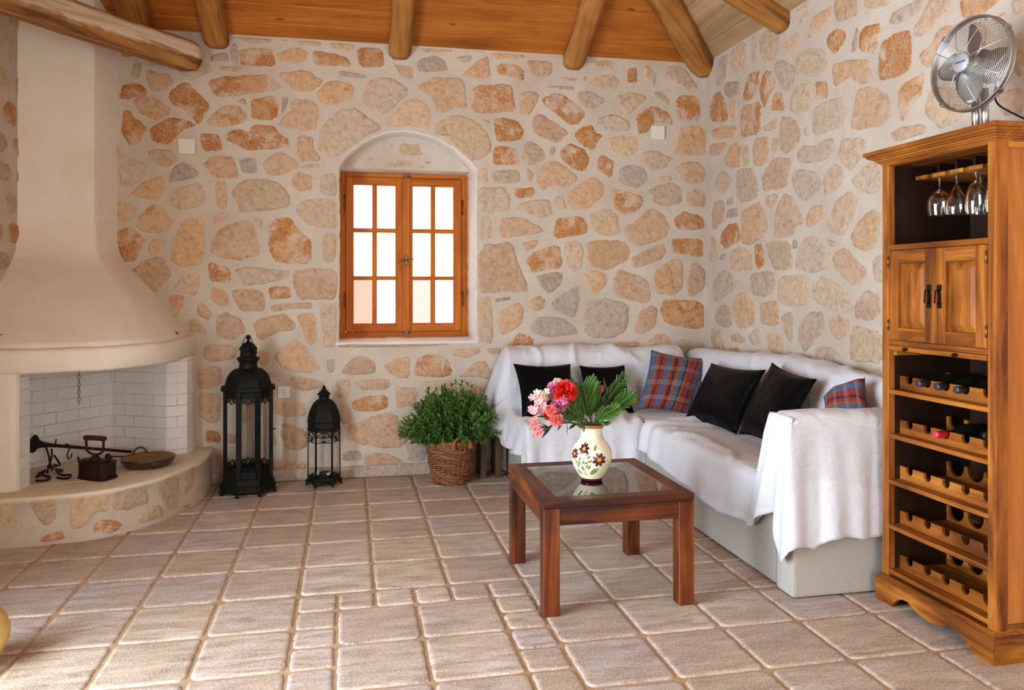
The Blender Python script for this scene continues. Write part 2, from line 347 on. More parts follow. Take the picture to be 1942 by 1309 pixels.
STONES={'B':'''o-1438,2819 -1412,2842 -1373,2841 -1353,2817 -1367,2792 -1399,2783 -1435,2795|g-1370,2739 -1350,2758 -1311,2756 -1321,2660 -1380,2661|p-1275,2758 -1202,2768 -1132,2767 -1139,2746 -1271,2739|m-1285,2715 -1235,2708 -1209,2695 -1149,2705 -1115,2640 -1175,2587 -1215,2577 -1261,2579 -1278,2652|p-1089,2755 -961,2759 -893,2770 -879,2727 -934,2703 -1008,2656 -1018,2688 -1069,2685|o-1432,2609 -1373,2622 -1314,2622 -1281,2581 -1291,2542 -1353,2535 -1399,2515 -1445,2524|m-1370,2506 -1314,2534 -1228,2541 -1189,2508 -1135,2475 -1132,2439 -1175,2409 -1215,2382 -1261,2398 -1314,2424 -1340,2465|o-1145,2545 -1129,2596 -1075,2635 -1022,2648 -1005,2610 -961,2583 -917,2528 -890,2493 -934,2434 -961,2368 -1001,2409 -1069,2478 -1122,2490|o-890,2666 -866,2674 -804,2703 -729,2700 -639,2719 -507,2726 -479,2688 -430,2643 -479,2622 -591,2602 -729,2573 -811,2562 -886,2573|m-444,2748 -408,2743 -338,2765 -252,2763 -210,2724 -173,2712 -184,2667 -252,2626 -338,2622 -387,2649 -451,2711|g-886,2824 -839,2852 -777,2859 -770,2802 -879,2792|g-767,2911 -722,2921 -712,2791 -743,2793 -763,2817|o-701,2879 -625,2898 -486,2899 -475,2779 -591,2776 -694,2774 -705,2842|m-825,2759 -743,2764 -663,2772 -681,2749 -743,2732 -811,2738|m-458,2872 -380,2909 -331,2923 -266,2891 -274,2839 -352,2812 -430,2818 -465,2842|p-746,2965 -674,2965 -577,2965 -507,2965 -496,2946 -570,2930 -667,2935|m-472,2962 -415,2965 -387,2965 -398,2959|p-341,2965 -274,2965 -181,2965 -188,2947 -281,2934|m-913,2385 -866,2459 -784,2516 -708,2509 -667,2460 -660,2410 -729,2378 -811,2360 -900,2371|m-729,2541 -674,2558 -653,2515 -694,2521|o-632,2549 -535,2576 -472,2586 -451,2550 -458,2441 -507,2420 -639,2425 -629,2484|g-430,2581 -387,2586 -405,2509 -440,2467|m-377,2565 -252,2571 -195,2526 -202,2378 -288,2356 -458,2382 -437,2434 -380,2481|o-1419,2448 -1376,2446 -1360,2401 -1308,2368 -1275,2334 -1308,2290 -1321,2254 -1380,2210 -1403,2251 -1438,2313 -1432,2391|o-1261,2334 -1189,2380 -1135,2414 -1028,2398 -981,2360 -1035,2347 -1082,2313 -1135,2236 -1189,2238 -1258,2257|o-954,2315 -845,2312 -825,2259 -815,2201 -941,2197|o-804,2303 -777,2340 -708,2357 -643,2331 -632,2375 -570,2392 -479,2381 -451,2331 -387,2290 -373,2246 -486,2228 -660,2211 -708,2241 -791,2274|p-1477,2220 -1445,2193 -1422,2152 -1445,2123 -1471,2171|p-1278,2189 -1202,2206 -1135,2197 -1092,2145 -1135,2091 -1169,2082 -1242,2123|g-1152,1988 -1119,2089 -1058,2126 -958,2064 -963,2023 -1095,1994|m-944,2109 -887,2167 -742,2167 -718,2040 -781,2013 -867,2026 -906,2075|g-708,2158 -606,2166 -591,2054 -694,2066|m-557,2137 -459,2212 -359,2174 -324,2114 -419,2059 -518,2051 -557,2096|p-1448,2079 -1384,2135 -1273,2099 -1301,2004 -1393,1942 -1448,1970|p-204,2252 -179,2388 -47,2524 4,2511 46,2529 232,2395 128,2349 -16,2238 -98,2173 -199,2221|p97,2557 87,2599 149,2739 295,2747 430,2669 242,2480|m-209,2626 -118,2714 46,2681 35,2596 -16,2562 -148,2535 -204,2585|g-62,2779 128,2759 107,2731 -47,2739|o-234,2905 -118,2896 4,2867 15,2810 -77,2810 -224,2801|o61,2944 232,2949 248,2818 76,2808|p-108,2965 -16,2965 46,2964 30,2910 -118,2933|m-42,2965 66,2965 76,2965 -16,2965|p-344,2965 -239,2965 -184,2965 -189,2939 -319,2936|m-339,2330 -229,2329 -234,2251 -174,2160 -329,2150|m-379,2009 -349,2072 -234,2065 -244,1961 -319,1943 -369,1978|p-319,2119 -189,2139 -189,2113 -309,2104|p246,2432 403,2604 477,2618 541,2568 563,2462 547,2392 456,2415 351,2416 277,2402|m477,2965 509,2965 616,2965 729,2965 691,2951 541,2936 488,2949|p816,2965 909,2965 975,2965 821,2964|m303,2842 435,2829 446,2744 351,2760|g477,2890 605,2919 670,2885 697,2817 563,2804 472,2793|p735,2921 854,2934 865,2907 778,2875|m773,2794 909,2910 975,2935 991,2784 887,2773|m1002,2965 1141,2965 1247,2965 1230,2934 1108,2927 1008,2921|p1354,2965 1497,2965 1491,2961 1366,2959|m1247,2924 1434,2935 1445,2831 1321,2808 1264,2854|o1030,2884 1175,2893 1236,2852 1230,2775 1152,2793 1041,2809|m477,2703 605,2774 800,2763 821,2549 735,2566 670,2520 605,2528 563,2644 483,2677|o860,2723 1063,2745 1141,2743 1169,2586 1141,2552 876,2524 849,2571|m1191,2686 1275,2701 1349,2688 1309,2593 1264,2530 1202,2539 1202,2632|o1366,2651 1445,2699 1525,2691 1617,2629 1698,2566 1640,2486 1560,2477 1468,2556 1388,2597|p1428,2753 1594,2756 1600,2728 1480,2733 1423,2742|m1525,2819 1629,2813 1623,2796 1531,2797|m1675,2838 1698,2834 1692,2794 1675,2799|p1710,2784 1791,2850 1909,2856 1956,2803 1920,2739 1791,2749|m1727,2952 1897,2962 1897,2901 1815,2907 1733,2914|o2015,2913 2086,2917 2086,2804 2009,2806|p2134,2937 2182,2939 2242,2863 2218,2783 2146,2836|p1629,2719 1722,2735 1850,2663 1733,2585 1640,2653|p1932,2712 2027,2739 2146,2722 2158,2689 2015,2569 1944,2645|p584,2367 605,2453 735,2518 887,2476 986,2361 997,2253 854,2183 778,2267 691,2349 616,2368|m925,2488 986,2480 991,2459 953,2457|o1019,2492 1074,2511 1186,2489 1230,2425 1219,2370 1152,2340 1036,2335 1013,2416|m1287,2482 1343,2556 1445,2500 1565,2427 1491,2336 1309,2395|p1768,2536 1815,2549 1909,2576 2027,2514 2027,2457 1862,2439 1791,2492|o1606,2418 1675,2476 1745,2479 1768,2424 1821,2415 1768,2346 1756,2301 1675,2321 1617,2374|o1002,2285 1063,2309 1186,2281 1191,2172 1008,2166|p1230,2337 1298,2345 1377,2288 1388,2222 1275,2164 1219,2206 1219,2282|g1423,2311 1468,2308 1451,2241 1417,2245|o1502,2292 1560,2344 1675,2310 1722,2233 1687,2132 1594,2162 1514,2215|o1780,2246 1827,2270 1915,2228 1885,2098 1780,2157|p1850,2383 1932,2409 2086,2415 2098,2325 2027,2255 1909,2273|g1932,2162 2027,2204 2146,2179 2176,2090 2086,2031 1956,2061|m1321,2143 1400,2200 1468,2214 1560,2161 1640,2097 1548,2017 1434,2036 1366,1990 1326,2044|p1002,2128 1197,2139 1208,2052 1063,2037 1008,2047|p1247,2152 1309,2121 1287,2054 1253,2064|p903,2141 964,2138 964,2045 903,2044|o2079,2561 2150,2621 2222,2647 2343,2596 2368,2505 2331,2527 2210,2521 2162,2440 2091,2437|p2319,2947 2453,2949 2576,2790 2502,2774 2368,2847 2307,2878|p2222,2749 2283,2752 2343,2687 2331,2641 2234,2704|o2392,2735 2576,2732 2594,2549 2392,2552|m2428,2497 2619,2510 2638,2281 2380,2278 2404,2416|p2114,2291 2210,2317 2368,2266 2307,2184 2198,2158 2138,2224|m2374,2175 2453,2235 2588,2239 2631,2160 2613,2079 2477,2075|p2265,2126 2355,2129 2361,2095 2259,2098|p903,2003 1089,2014 1136,1940 1124,1848 973,1822 903,1844|o1153,2004 1313,2019 1307,1956 1206,1930 1165,1964|p1165,1860 1230,1908 1408,1941 1444,1843 1396,1790 1265,1828|p1456,1948 1516,1972 1546,1880 1504,1850 1456,1901|m1552,1973 1649,2057 1747,2101 1808,2073 1839,1980 1710,1871 1577,1863 1552,1926|o1889,2034 1982,2007 2120,1981 2132,1928 2094,1867 1994,1830 1907,1887|p2170,2012 2246,2056 2361,2083 2444,2031 2438,1934 2322,1896 2221,1924|m2476,2007 2541,2031 2632,2026 2632,1902 2483,1905|p903,1798 984,1800 1002,1651 903,1633|m1054,1789 1206,1804 1366,1725 1372,1697 1206,1665 1054,1652|o1456,1797 1674,1818 1716,1707 1625,1671 1456,1645|p1723,1836 1858,1880 1932,1829 1951,1687 1796,1673 1729,1754|m1976,1735 2069,1784 2183,1893 2297,1847 2341,1764 2309,1668 2107,1600 2019,1641|o2373,1801 2450,1874 2606,1829 2632,1745 2502,1725 2386,1729|m903,1593 1147,1619 1177,1492 1259,1320 1259,1268 1066,1268 903,1257|m1212,1619 1348,1644 1313,1586 1242,1562|o1242,1493 1313,1563 1492,1611 1522,1442 1360,1413 1289,1407|p1528,1623 1625,1636 1674,1590 1662,1449 1625,1414 1552,1425|m1692,1637 1982,1646 2032,1570 2019,1498 1845,1415 1747,1450 1710,1496|m2051,1534 2284,1626 2322,1572 2271,1500 2094,1445 2051,1445|o2361,1663 2606,1660 2612,1521 2361,1561 2341,1597|g1313,1389 1516,1413 1516,1332 1420,1251 1348,1320|m1662,1391 1747,1426 1845,1403 1858,1332 1784,1250 1723,1250|m1907,1391 1945,1433 2032,1404 2170,1356 2202,1225 2157,1178 1994,1214 1895,1250|m2208,1404 2361,1513 2450,1501 2438,1285 2373,1237 2233,1255|m2476,1345 2528,1490 2619,1442 2632,1285 2502,1224 2470,1285|g1426,1192 1552,1274 1643,1314 1643,1192 1601,1069 1456,1134|g1680,1180 1808,1226 2026,1178 2007,1013 1982,965 1870,920 1686,945|m2057,965 2107,1130 2195,1166 2246,1142 2233,1010 2120,946|o2265,1153 2309,1213 2619,1194 2612,970 2297,1034|m1265,1205 1337,1239 1384,1216 1384,1146 1313,1124 1271,1158|m1031,1114 1194,1199 1230,1136 1218,1032 1054,948|p903,1229 990,1234 1007,1034 1002,897 903,921|g1019,1217 1124,1234 1124,1211 1031,1194|g1289,1043 1313,1089 1504,1087 1613,1016 1625,958 1384,938 1277,997|o1083,833 1136,929 1206,980 1289,939 1301,858 1171,825|m2164,892 2246,962 2335,937 2348,841 2233,819|p2405,924 2619,873 2606,837 2399,852|p1920,895 2107,904 2107,845 1920,848|m1552,877 1625,894 1625,853|p961,863 1066,873 1054,827 973,829|m-1394,1884 -1367,1926 -1297,1987 -1188,2032 -1172,1948 -1196,1872 -1297,1873 -1360,1889|p-1140,1873 -1125,1932 -957,1996 -917,1920 -925,1844 -1053,1803 -1133,1831|p-861,1999 -788,2009 -780,1847 -821,1816 -853,1845|p-756,1933 -707,2003 -575,2028 -468,2009 -392,1933 -388,1838 -575,1808 -707,1793 -731,1882|p-186,2069 -75,2073 -75,1915 -177,1930|p-334,1839 -300,1892 -75,1906 -75,1704 -190,1702 -283,1735 -342,1795|p-1456,1866 -1329,1814 -1375,1742 -1456,1728|m-1348,1709 -1290,1811 -1235,1846 -1180,1813 -1156,1763 -1101,1747 -1140,1679 -1219,1644 -1321,1668|m-869,1785 -764,1804 -772,1770 -861,1713|p-617,1764 -559,1757 -563,1688 -592,1704|m-885,1530 -877,1606 -837,1675 -756,1728 -625,1751 -575,1575 -584,1515 -699,1480 -821,1496|o-526,1714 -468,1767 -376,1764 -342,1700 -241,1614 -241,1457 -468,1464 -517,1541|m-1140,1536 -1109,1637 -1061,1748 -925,1759 -929,1538 -949,1453 -1061,1426 -1140,1477|o-1464,1666 -1375,1692 -1321,1651 -1290,1601 -1329,1534 -1352,1458 -1437,1475 -1460,1574|p-1274,1568 -1235,1619 -1172,1603 -1180,1535 -1266,1501|m-1383,1408 -1297,1476 -1196,1502 -1125,1384 -1180,1316 -1235,1266 -1297,1325 -1360,1366|p-1121,1300 -1077,1376 -949,1402 -957,1317 -981,1244 -1093,1274|o-909,1453 -877,1466 -764,1419 -772,1325 -893,1342|p-731,1420 -658,1437 -392,1412 -392,1369 -534,1326 -666,1308 -715,1377|m-359,1404 -292,1426 -75,1431 -75,1229 -156,1212 -334,1213 -359,1317|p-164,1650 -79,1677 -79,1475 -164,1466|o-522,1300 -392,1308 -371,1226 -517,1218|m-897,1232 -877,1304 -788,1274 -768,1180 -821,1167 -877,1206|m-764,1283 -617,1287 -555,1274 -534,1144 -699,1137 -739,1214|p-517,1179 -409,1196 -232,1199 -241,1156 -376,1156 -509,1131|o-1152,1241 -1061,1245 -1049,1190 -1109,1097 -1140,1190|p-981,1155 -949,1206 -873,1121 -901,1078 -965,1113|m-861,993 -853,1104 -796,1137 -699,1094 -666,1008 -739,957 -837,958|m-617,1067 -542,1101 -409,1126 -342,1056 -351,1013 -468,997 -575,938 -600,981|m-346,1113 -215,1125 -207,933 -258,898 -325,1065|p-190,1151 -164,1186 -75,1185 -75,966 -164,967|m-1037,1071 -981,1105 -909,993 -1021,1003|m-937,853 -910,924 -759,918 -725,885 -746,828 -855,808 -923,824|m-608,883 -538,875 -506,816 -538,766 -594,803|m-489,845 -355,960 -270,893 -234,826 -184,744 -255,723 -355,733 -454,771|p-169,965 -83,986 -83,897 -162,884|m-531,733 -433,734 -447,705 -510,692 -538,715|m-383,711 -270,687 -155,654 -184,618 -291,591 -355,615 -383,667|g-141,802 -90,808 -87,719 -141,713|m-54,711 33,828 107,827 180,788 180,706 63,701|m-83,660 19,672 -10,614 -90,630|m-964,767 -814,786 -821,649 -950,624 -977,682|m-964,595 -821,606 -828,404 -916,407 -964,481|o-923,357 -835,354 -821,274 -916,278|m-510,532 -284,525 -284,429 -411,426 -510,459|p-496,415 -468,238 -503,233|m-440,398 -270,333 -263,223 -327,196 -419,222 -440,303|m-54,526 19,434 11,375 -47,362|m-510,145 -270,120 -270,69 -510,80|g-39,176 77,186 99,118 -32,117|m-794,331 -691,313 -698,270 -794,259|p-704,530 -614,571 -614,426 -691,385|m-916,228 -821,188 -821,102 -903,105|g-49,914 341,904 386,911 674,911 674,892 371,883 -49,890|m245,759 312,803 416,824 420,669 341,667 245,737|o446,725 492,822 598,836 674,812 716,719 697,681 598,669 461,687|m716,834 743,864 906,873 921,846 828,801 728,818|m960,868 1054,874 1047,828 976,829|m759,680 820,709 875,770 960,772 1011,674 999,640 898,669 789,664|p477,649 766,642 751,573 545,571 514,625|p1047,789 1110,792 1062,689 1023,720|o816,556 851,594 914,607 976,559 968,513 890,485 828,517|m39,659 274,672 297,623 260,594 119,590 53,622|m-70,677 17,660 10,548 -70,543|m319,615 469,603 480,573 446,468 326,464|o28,518 127,553 267,556 274,473 171,443 31,458|m-12,341 171,424 326,434 401,235 371,191 267,188 75,226 -5,259|m105,158 252,159 386,85 371,63 105,75|g-34,149 75,166 97,113 -12,111|g386,228 469,255 537,192 537,93 461,82 401,107|m598,266 906,269 906,100 598,114|m492,527 789,549 797,335 522,322''',
'R':'''p5309,2912 5261,2954 5132,2950 5144,2813 5237,2750 5321,2771|p5098,2962 4923,2965 4860,2933 4850,2776 4988,2750 5098,2854|p4809,2965 4759,2965 4739,2876 4729,2763 4799,2792|p4719,2910 4661,2962 4512,2919 4449,2837 4494,2726 4642,2749 4700,2835|m4414,2808 4237,2822 4229,2752 4371,2748 4423,2782|p4254,2878 4173,2923 4134,2901 4237,2859|p4287,2965 4127,2965 4173,2941 4270,2947|m4150,2768 4111,2857 3920,2870 3927,2804 4021,2758 4142,2752|m3898,2837 3891,2919 3692,2846 3692,2733 3850,2749 3891,2792|g5190,2738 5121,2747 4977,2716 4977,2632 5098,2618 5178,2670|o4923,2619 4840,2732 4690,2712 4700,2655 4779,2554 4902,2557|o4709,2587 4642,2699 4530,2669 4512,2568 4604,2503 4642,2443 4690,2513|p4512,2654 4548,2703 4423,2711 4303,2636 4237,2572 4371,2486 4440,2531|p4287,2649 4254,2686 4127,2694 3977,2632 3962,2516 4081,2508 4205,2563 4270,2608|o3977,2701 3878,2725 3809,2682 3789,2647 3884,2575 3962,2653|o3685,2546 3679,2633 3629,2660 3503,2631 3544,2489 3568,2492|g3756,2550 3704,2673 3685,2651 3704,2552|m3920,2538 3769,2521 3604,2475 3586,2399 3604,2356 3692,2374 3743,2432 3905,2399|o3509,2533 3385,2551 3283,2519 3289,2349 3352,2329 3509,2340 3538,2394|o4073,2484 3955,2454 3955,2360 4050,2369 4073,2432|p4337,2450 4254,2512 4111,2485 4103,2324 4337,2352|o4585,2420 4512,2529 4440,2502 4379,2375 4476,2406|o4955,2512 4902,2531 4680,2511 4690,2294 4945,2321 4966,2430|o5433,2651 5358,2713 5249,2714 5144,2553 5144,2472 5408,2521|m5121,2613 4998,2595 5020,2441 5110,2502|p4088,2338 4021,2341 3823,2345 3796,2273 3809,2168 4111,2175|m3756,2149 3692,2346 3568,2327 3451,2257 3429,2160 3497,2114 3666,2124|m5408,2464 5237,2458 5020,2420 5020,2346 5358,2381|p4661,2338 4476,2368 4485,2288 4642,2304|p4440,2351 4303,2322 4221,2232 4237,2162 4371,2111 4467,2156|p4205,2229 4158,2246 4127,2178 4173,2187|m5408,2362 5121,2322 5261,2258 5433,2275|m5190,2203 5121,2278 5009,2312 4945,2258 4945,2133 5031,2125 5167,2167|p4934,2277 4840,2250 4840,2117 4923,2130|m4799,2233 4739,2283 4585,2259 4576,2155 4642,2077 4779,2108|p4557,2249 4458,2231 4494,2141 4567,2163|p4278,2105 4205,2138 4081,2108 3991,2127 3905,2128 3898,2042 4036,2013 4237,2035|p3871,2029 3836,2107 3641,2079 3629,1997 3743,1918 3823,1963|m4671,2022 4585,2088 4476,2110 4320,2075 4371,1980 4371,1915 4661,1917|p5346,2071 5213,2141 5076,2057 5121,1987 5261,1971|p3652,2766 3617,2810 3429,2742 3449,2706 3574,2722|p3457,2611 3402,2657 3201,2659 3222,2595 3325,2589 3402,2588|m3265,2533 3222,2570 3159,2634 3051,2595 3038,2542 3084,2523 3229,2473 3258,2484|o2984,2533 2975,2577 2759,2499 2780,2470 2895,2455 2956,2473|m3236,2396 3152,2421 3124,2472 3038,2479 3013,2461 3025,2383 3118,2332 3180,2316 3222,2346|o3382,2263 3325,2296 3201,2302 3215,2211 3280,2170 3355,2098 3382,2172|p3201,2132 3159,2208 3071,2221 2956,2125 2962,2051 3051,2021 3104,2022 3180,2087|m3449,2057 3371,2080 3208,2062 3180,2021 3258,2016 3402,2012|m2956,2362 2895,2367 2808,2308 2837,2188 2926,2240|m2932,2185 2837,2170 2848,2054 2926,2080|p2713,2457 2650,2450 2614,2406 2650,2396 2692,2393|o2804,2424 2744,2424 2740,2403 2754,2380 2794,2389|p2706,2298 2646,2314 2614,2239 2641,2171 2664,2142 2687,2152|m2789,2107 2664,2100 2614,2049 2659,1991 2754,2007|m2940,2436 2855,2417 2794,2341 2865,2322 2929,2366|p5019,2100 4929,2114 4798,2089 4724,1983 4714,1887 4929,1873 5019,1932|p4633,1878 4515,1895 4477,1881 4496,1832 4554,1798 4633,1836|p4331,1971 4244,2007 4063,1962 4008,1881 4063,1833 4210,1797 4296,1889|p4008,1909 3910,1985 3837,1956 3801,1890 3866,1837 3985,1810|p3746,1874 3619,1940 3500,1946 3500,1792 3619,1773 3739,1856|p4534,1735 4422,1884 4313,1852 4177,1676 4279,1674 4296,1608 4515,1611|m4177,1714 4095,1772 4000,1762 3985,1706 4111,1647 4168,1666|p3970,1650 3880,1776 3753,1823 3685,1747 3794,1584 3910,1592|m3753,1565 3698,1646 3568,1702 3500,1662 3543,1519 3619,1477 3739,1529|m5389,1855 5337,1933 5186,1917 5186,1802 5337,1709 5389,1748|g5162,1914 5066,1938 5054,1880 5162,1880|g5162,1846 4996,1852 4996,1785 5174,1789|o5248,1680 5162,1743 4996,1747 4940,1627 5162,1571 5261,1611|m4951,1814 4841,1836 4693,1869 4593,1709 4613,1638 4841,1583 4929,1604|m5415,1691 5311,1649 5286,1495 5415,1476|g5261,1529 5137,1542 5162,1503 5261,1494|p5102,1557 4951,1583 4798,1522 4776,1414 5102,1410|o4766,1584 4673,1585 4633,1442 4735,1419 4766,1499|p4633,1588 4331,1581 4313,1404 4534,1414 4613,1524|g4313,1594 4261,1586 4261,1538 4313,1536|p4287,1433 4210,1574 4111,1610 3940,1495 3940,1414 4111,1377 4279,1413|g3962,1573 3880,1546 3888,1520 3955,1532|m3910,1449 3880,1501 3808,1516 3619,1398 3619,1364 3712,1289 3895,1404|p3581,1422 3555,1454 3494,1468 3487,1322 3555,1331|p5389,1320 5261,1425 5137,1411 4974,1319 5337,1167|g4830,1394 4534,1404 4496,1297 4633,1235 4798,1254|p4477,1368 4144,1373 4135,1194 4367,1184 4477,1217|p4103,1297 4016,1361 3866,1324 3725,1204 3739,1160 3910,1168 4095,1223|m3718,1212 3619,1289 3518,1257 3518,1151 3593,1124 3718,1135|m5078,1195 4929,1275 4776,1201 4755,1063 4951,1011 5043,1073|g5337,1108 5261,1175 5113,1172 5066,1050 5162,1011 5324,1038|m4693,1203 4468,1217 4459,1057 4704,1060|p4440,1117 4313,1161 4313,996 4331,960 4403,1030|p4253,1047 4144,1156 3985,1161 3977,1080 4079,992 4177,919 4244,962|m3947,1126 3880,1151 3766,1125 3766,1056 3866,1006 3940,1055|p5415,998 5186,975 5174,850 5261,866 5389,952|g5415,950 5311,921 5211,813 5363,847|m5102,957 5019,990 4884,949 4929,919 5090,924|p4851,983 4714,1039 4673,931 4755,904 4841,941|p4623,1007 4422,1009 4403,911 4496,873 4613,915|o5125,871 4974,888 4974,777 5113,764|p4808,879 4693,898 4633,820 4819,792|p4079,955 3955,973 3837,929 3851,848 4079,825|p3759,1013 3725,1105 3494,1071 3487,919 3753,902|p4385,912 4244,894 4227,810 4385,803|p3698,873 3506,884 3518,809 3698,805''',
'H':'''p610,235 662,226 690,99 648,97 610,133|p736,235 849,235 854,122 810,88 767,157|p922,232 1096,235 1101,132 1035,143 981,68 922,72 917,161|p1101,234 1299,235 1326,131 1214,118 1116,135|p1411,230 1572,229 1572,23 1480,49 1382,183|p1626,235 1746,235 1734,133 1637,74|o1005,47 1045,91 1101,95 1182,45 1126,15 1020,33|p1246,80 1391,103 1460,24 1272,27|o784,19 800,50 873,65 898,30 849,16|o1582,26 1685,30 1697,12 1626,13|p1758,114 1831,129 1890,68 1796,59'''}

# ================================================================ THE ROOM
XL, XR, YB, YF, ZT, SL = -1.89, 2.63, 5.50, -1.50, 2.98, 0.52

# ---- floor: individual worn tiles in one mesh
def floor():
    bm = NB(); cl = bm.verts.layers.float_color.new('Col')
    g = [bm.verts.new(p) for p in ((XL-.3, YF-.3, -.006), (XR+.1, YF-.3, -.006), (XR+.1, YB+.1, -.006), (XL-.3, YB+.1, -.006))]
    f = bm.faces.new(g); f.material_index = 1
    rr = random.Random(3)
    pal = [(.48, .38, .32), (.41, .32, .27), (.50, .41, .34), (.39, .29, .23), (.47, .38, .28), (.53, .45, .38), (.44, .37, .355)]
    def tile(x0, x1, y0, y1, small=False):
        gp = .0068; x0 += gp; x1 -= gp; y0 += gp; y1 -= gp
        if x1 < XL-.2 or x0 > XR: return
        base = rr.choice(pal); k = rr.uniform(1.0, 1.24) * (1.1 if small else 1)
        col = tuple(min(1, c*k) for c in base)
        rad = rr.uniform(.018, .034) if not small else rr.uniform(.018, .026)
        pts = []
        for cx, cy, a0 in ((x1-rad, y0+rad, -90), (x1-rad, y1-rad, 0), (x0+rad, y1-rad, 90), (x0+rad, y0+rad, 180)):
            for k in range(5):
                a = radians(a0+k*22.5); pts.append((cx+rad*cos(a), cy+rad*sin(a)))
        q = []
        for (ax, ay), (bx, by) in zip(pts, pts[1:]+pts[:1]):
            m = max(1, int(hypot(bx-ax, by-ay)/.016))
            for i in range(m): q.append((ax+(bx-ax)*i/m, ay+(by-ay)*i/m))
        mx, my = (x0+x1)/2, (y0+y1)/2; sd = rr.uniform(0, 99)
        rings = []
        for ins, z, al in ((0, -.006, 1), (.003, -.0026, 1), (.008, -.0006, .8), (.018, 0, 0)):
            ring = []
            for (x, y) in q:
                d = Vector((x-mx, y-my)); L = d.length
                j = nz(x, y, 0, 38, sd)*.0042 + nz(x, y, 0, 120, sd)*.002
                p = d*((L-ins+j)/L)
                v = bm.verts.new((mx+p.x, my+p.y, z)); v[cl] = (*col, al); ring.append(v)
            rings.append(ring)
        n = len(q)
        for a, b in zip(rings, rings[1:]):
            for i in range(n):
                f = bm.faces.new([a[i], a[(i+1) % n], b[(i+1) % n], b[i]]); f.smooth = True
        bm.faces.new(rings[-1])
    X = [-2.10, -1.78, -1.46, -1.14, -.832, -.523, -.203, .112, .43, .76, 1.08, 1.40, 1.72, 2.05, 2.37, 2.69]
    Y = [5.47, 5.14, 4.805, 4.46, 4.115, 3.775, 3.435, 3.10, 2.765, 2.43, 2.095, 1.76, 1.42, 1.08, .74, .4, .06, -.28, -.62, -.96, -1.3, -1.64]
    for i in range(len(X)-1):
        for j in range(len(Y)-1):
            x0, x1, y1, y0 = X[i], X[i+1], Y[j], Y[j+1]
            if -.21 < x0 < .70 and 1.5 < y0 and y1 < 3.45: continue
            s = .022 if x0 >= .75 and y0 < 3.5 else 0
            s2 = .022 if x0 >= .75 and y1 < 3.5 else 0
            tile(x0, x1, y0+s, y1+s2)
    # decorative frame of small tiles
    ys = [3.43, 3.255, 3.09, 2.935, 2.765, 2.595, 2.43, 2.26, 2.095, 1.93, 1.76]
    for a, b in zip(ys, ys[1:]):
        tile(-.203, -.042, b, a, True); tile(.597, .76, b, a, True)
    xs = [-.042, .112, .277, .432, .597]
    for a, b in zip(xs, xs[1:]): tile(a, b, 3.255, 3.43, True); tile(a, b, 1.76, 1.93, True)
    for a, b in zip([3.255, 2.93, 2.595, 2.262], [2.93, 2.595, 2.262, 1.93]):
        tile(-.042, .274, b, a); tile(.274, .597, b, a)
    finish('floor', bm, [TILE, GROUT], kind='structure')
floor()

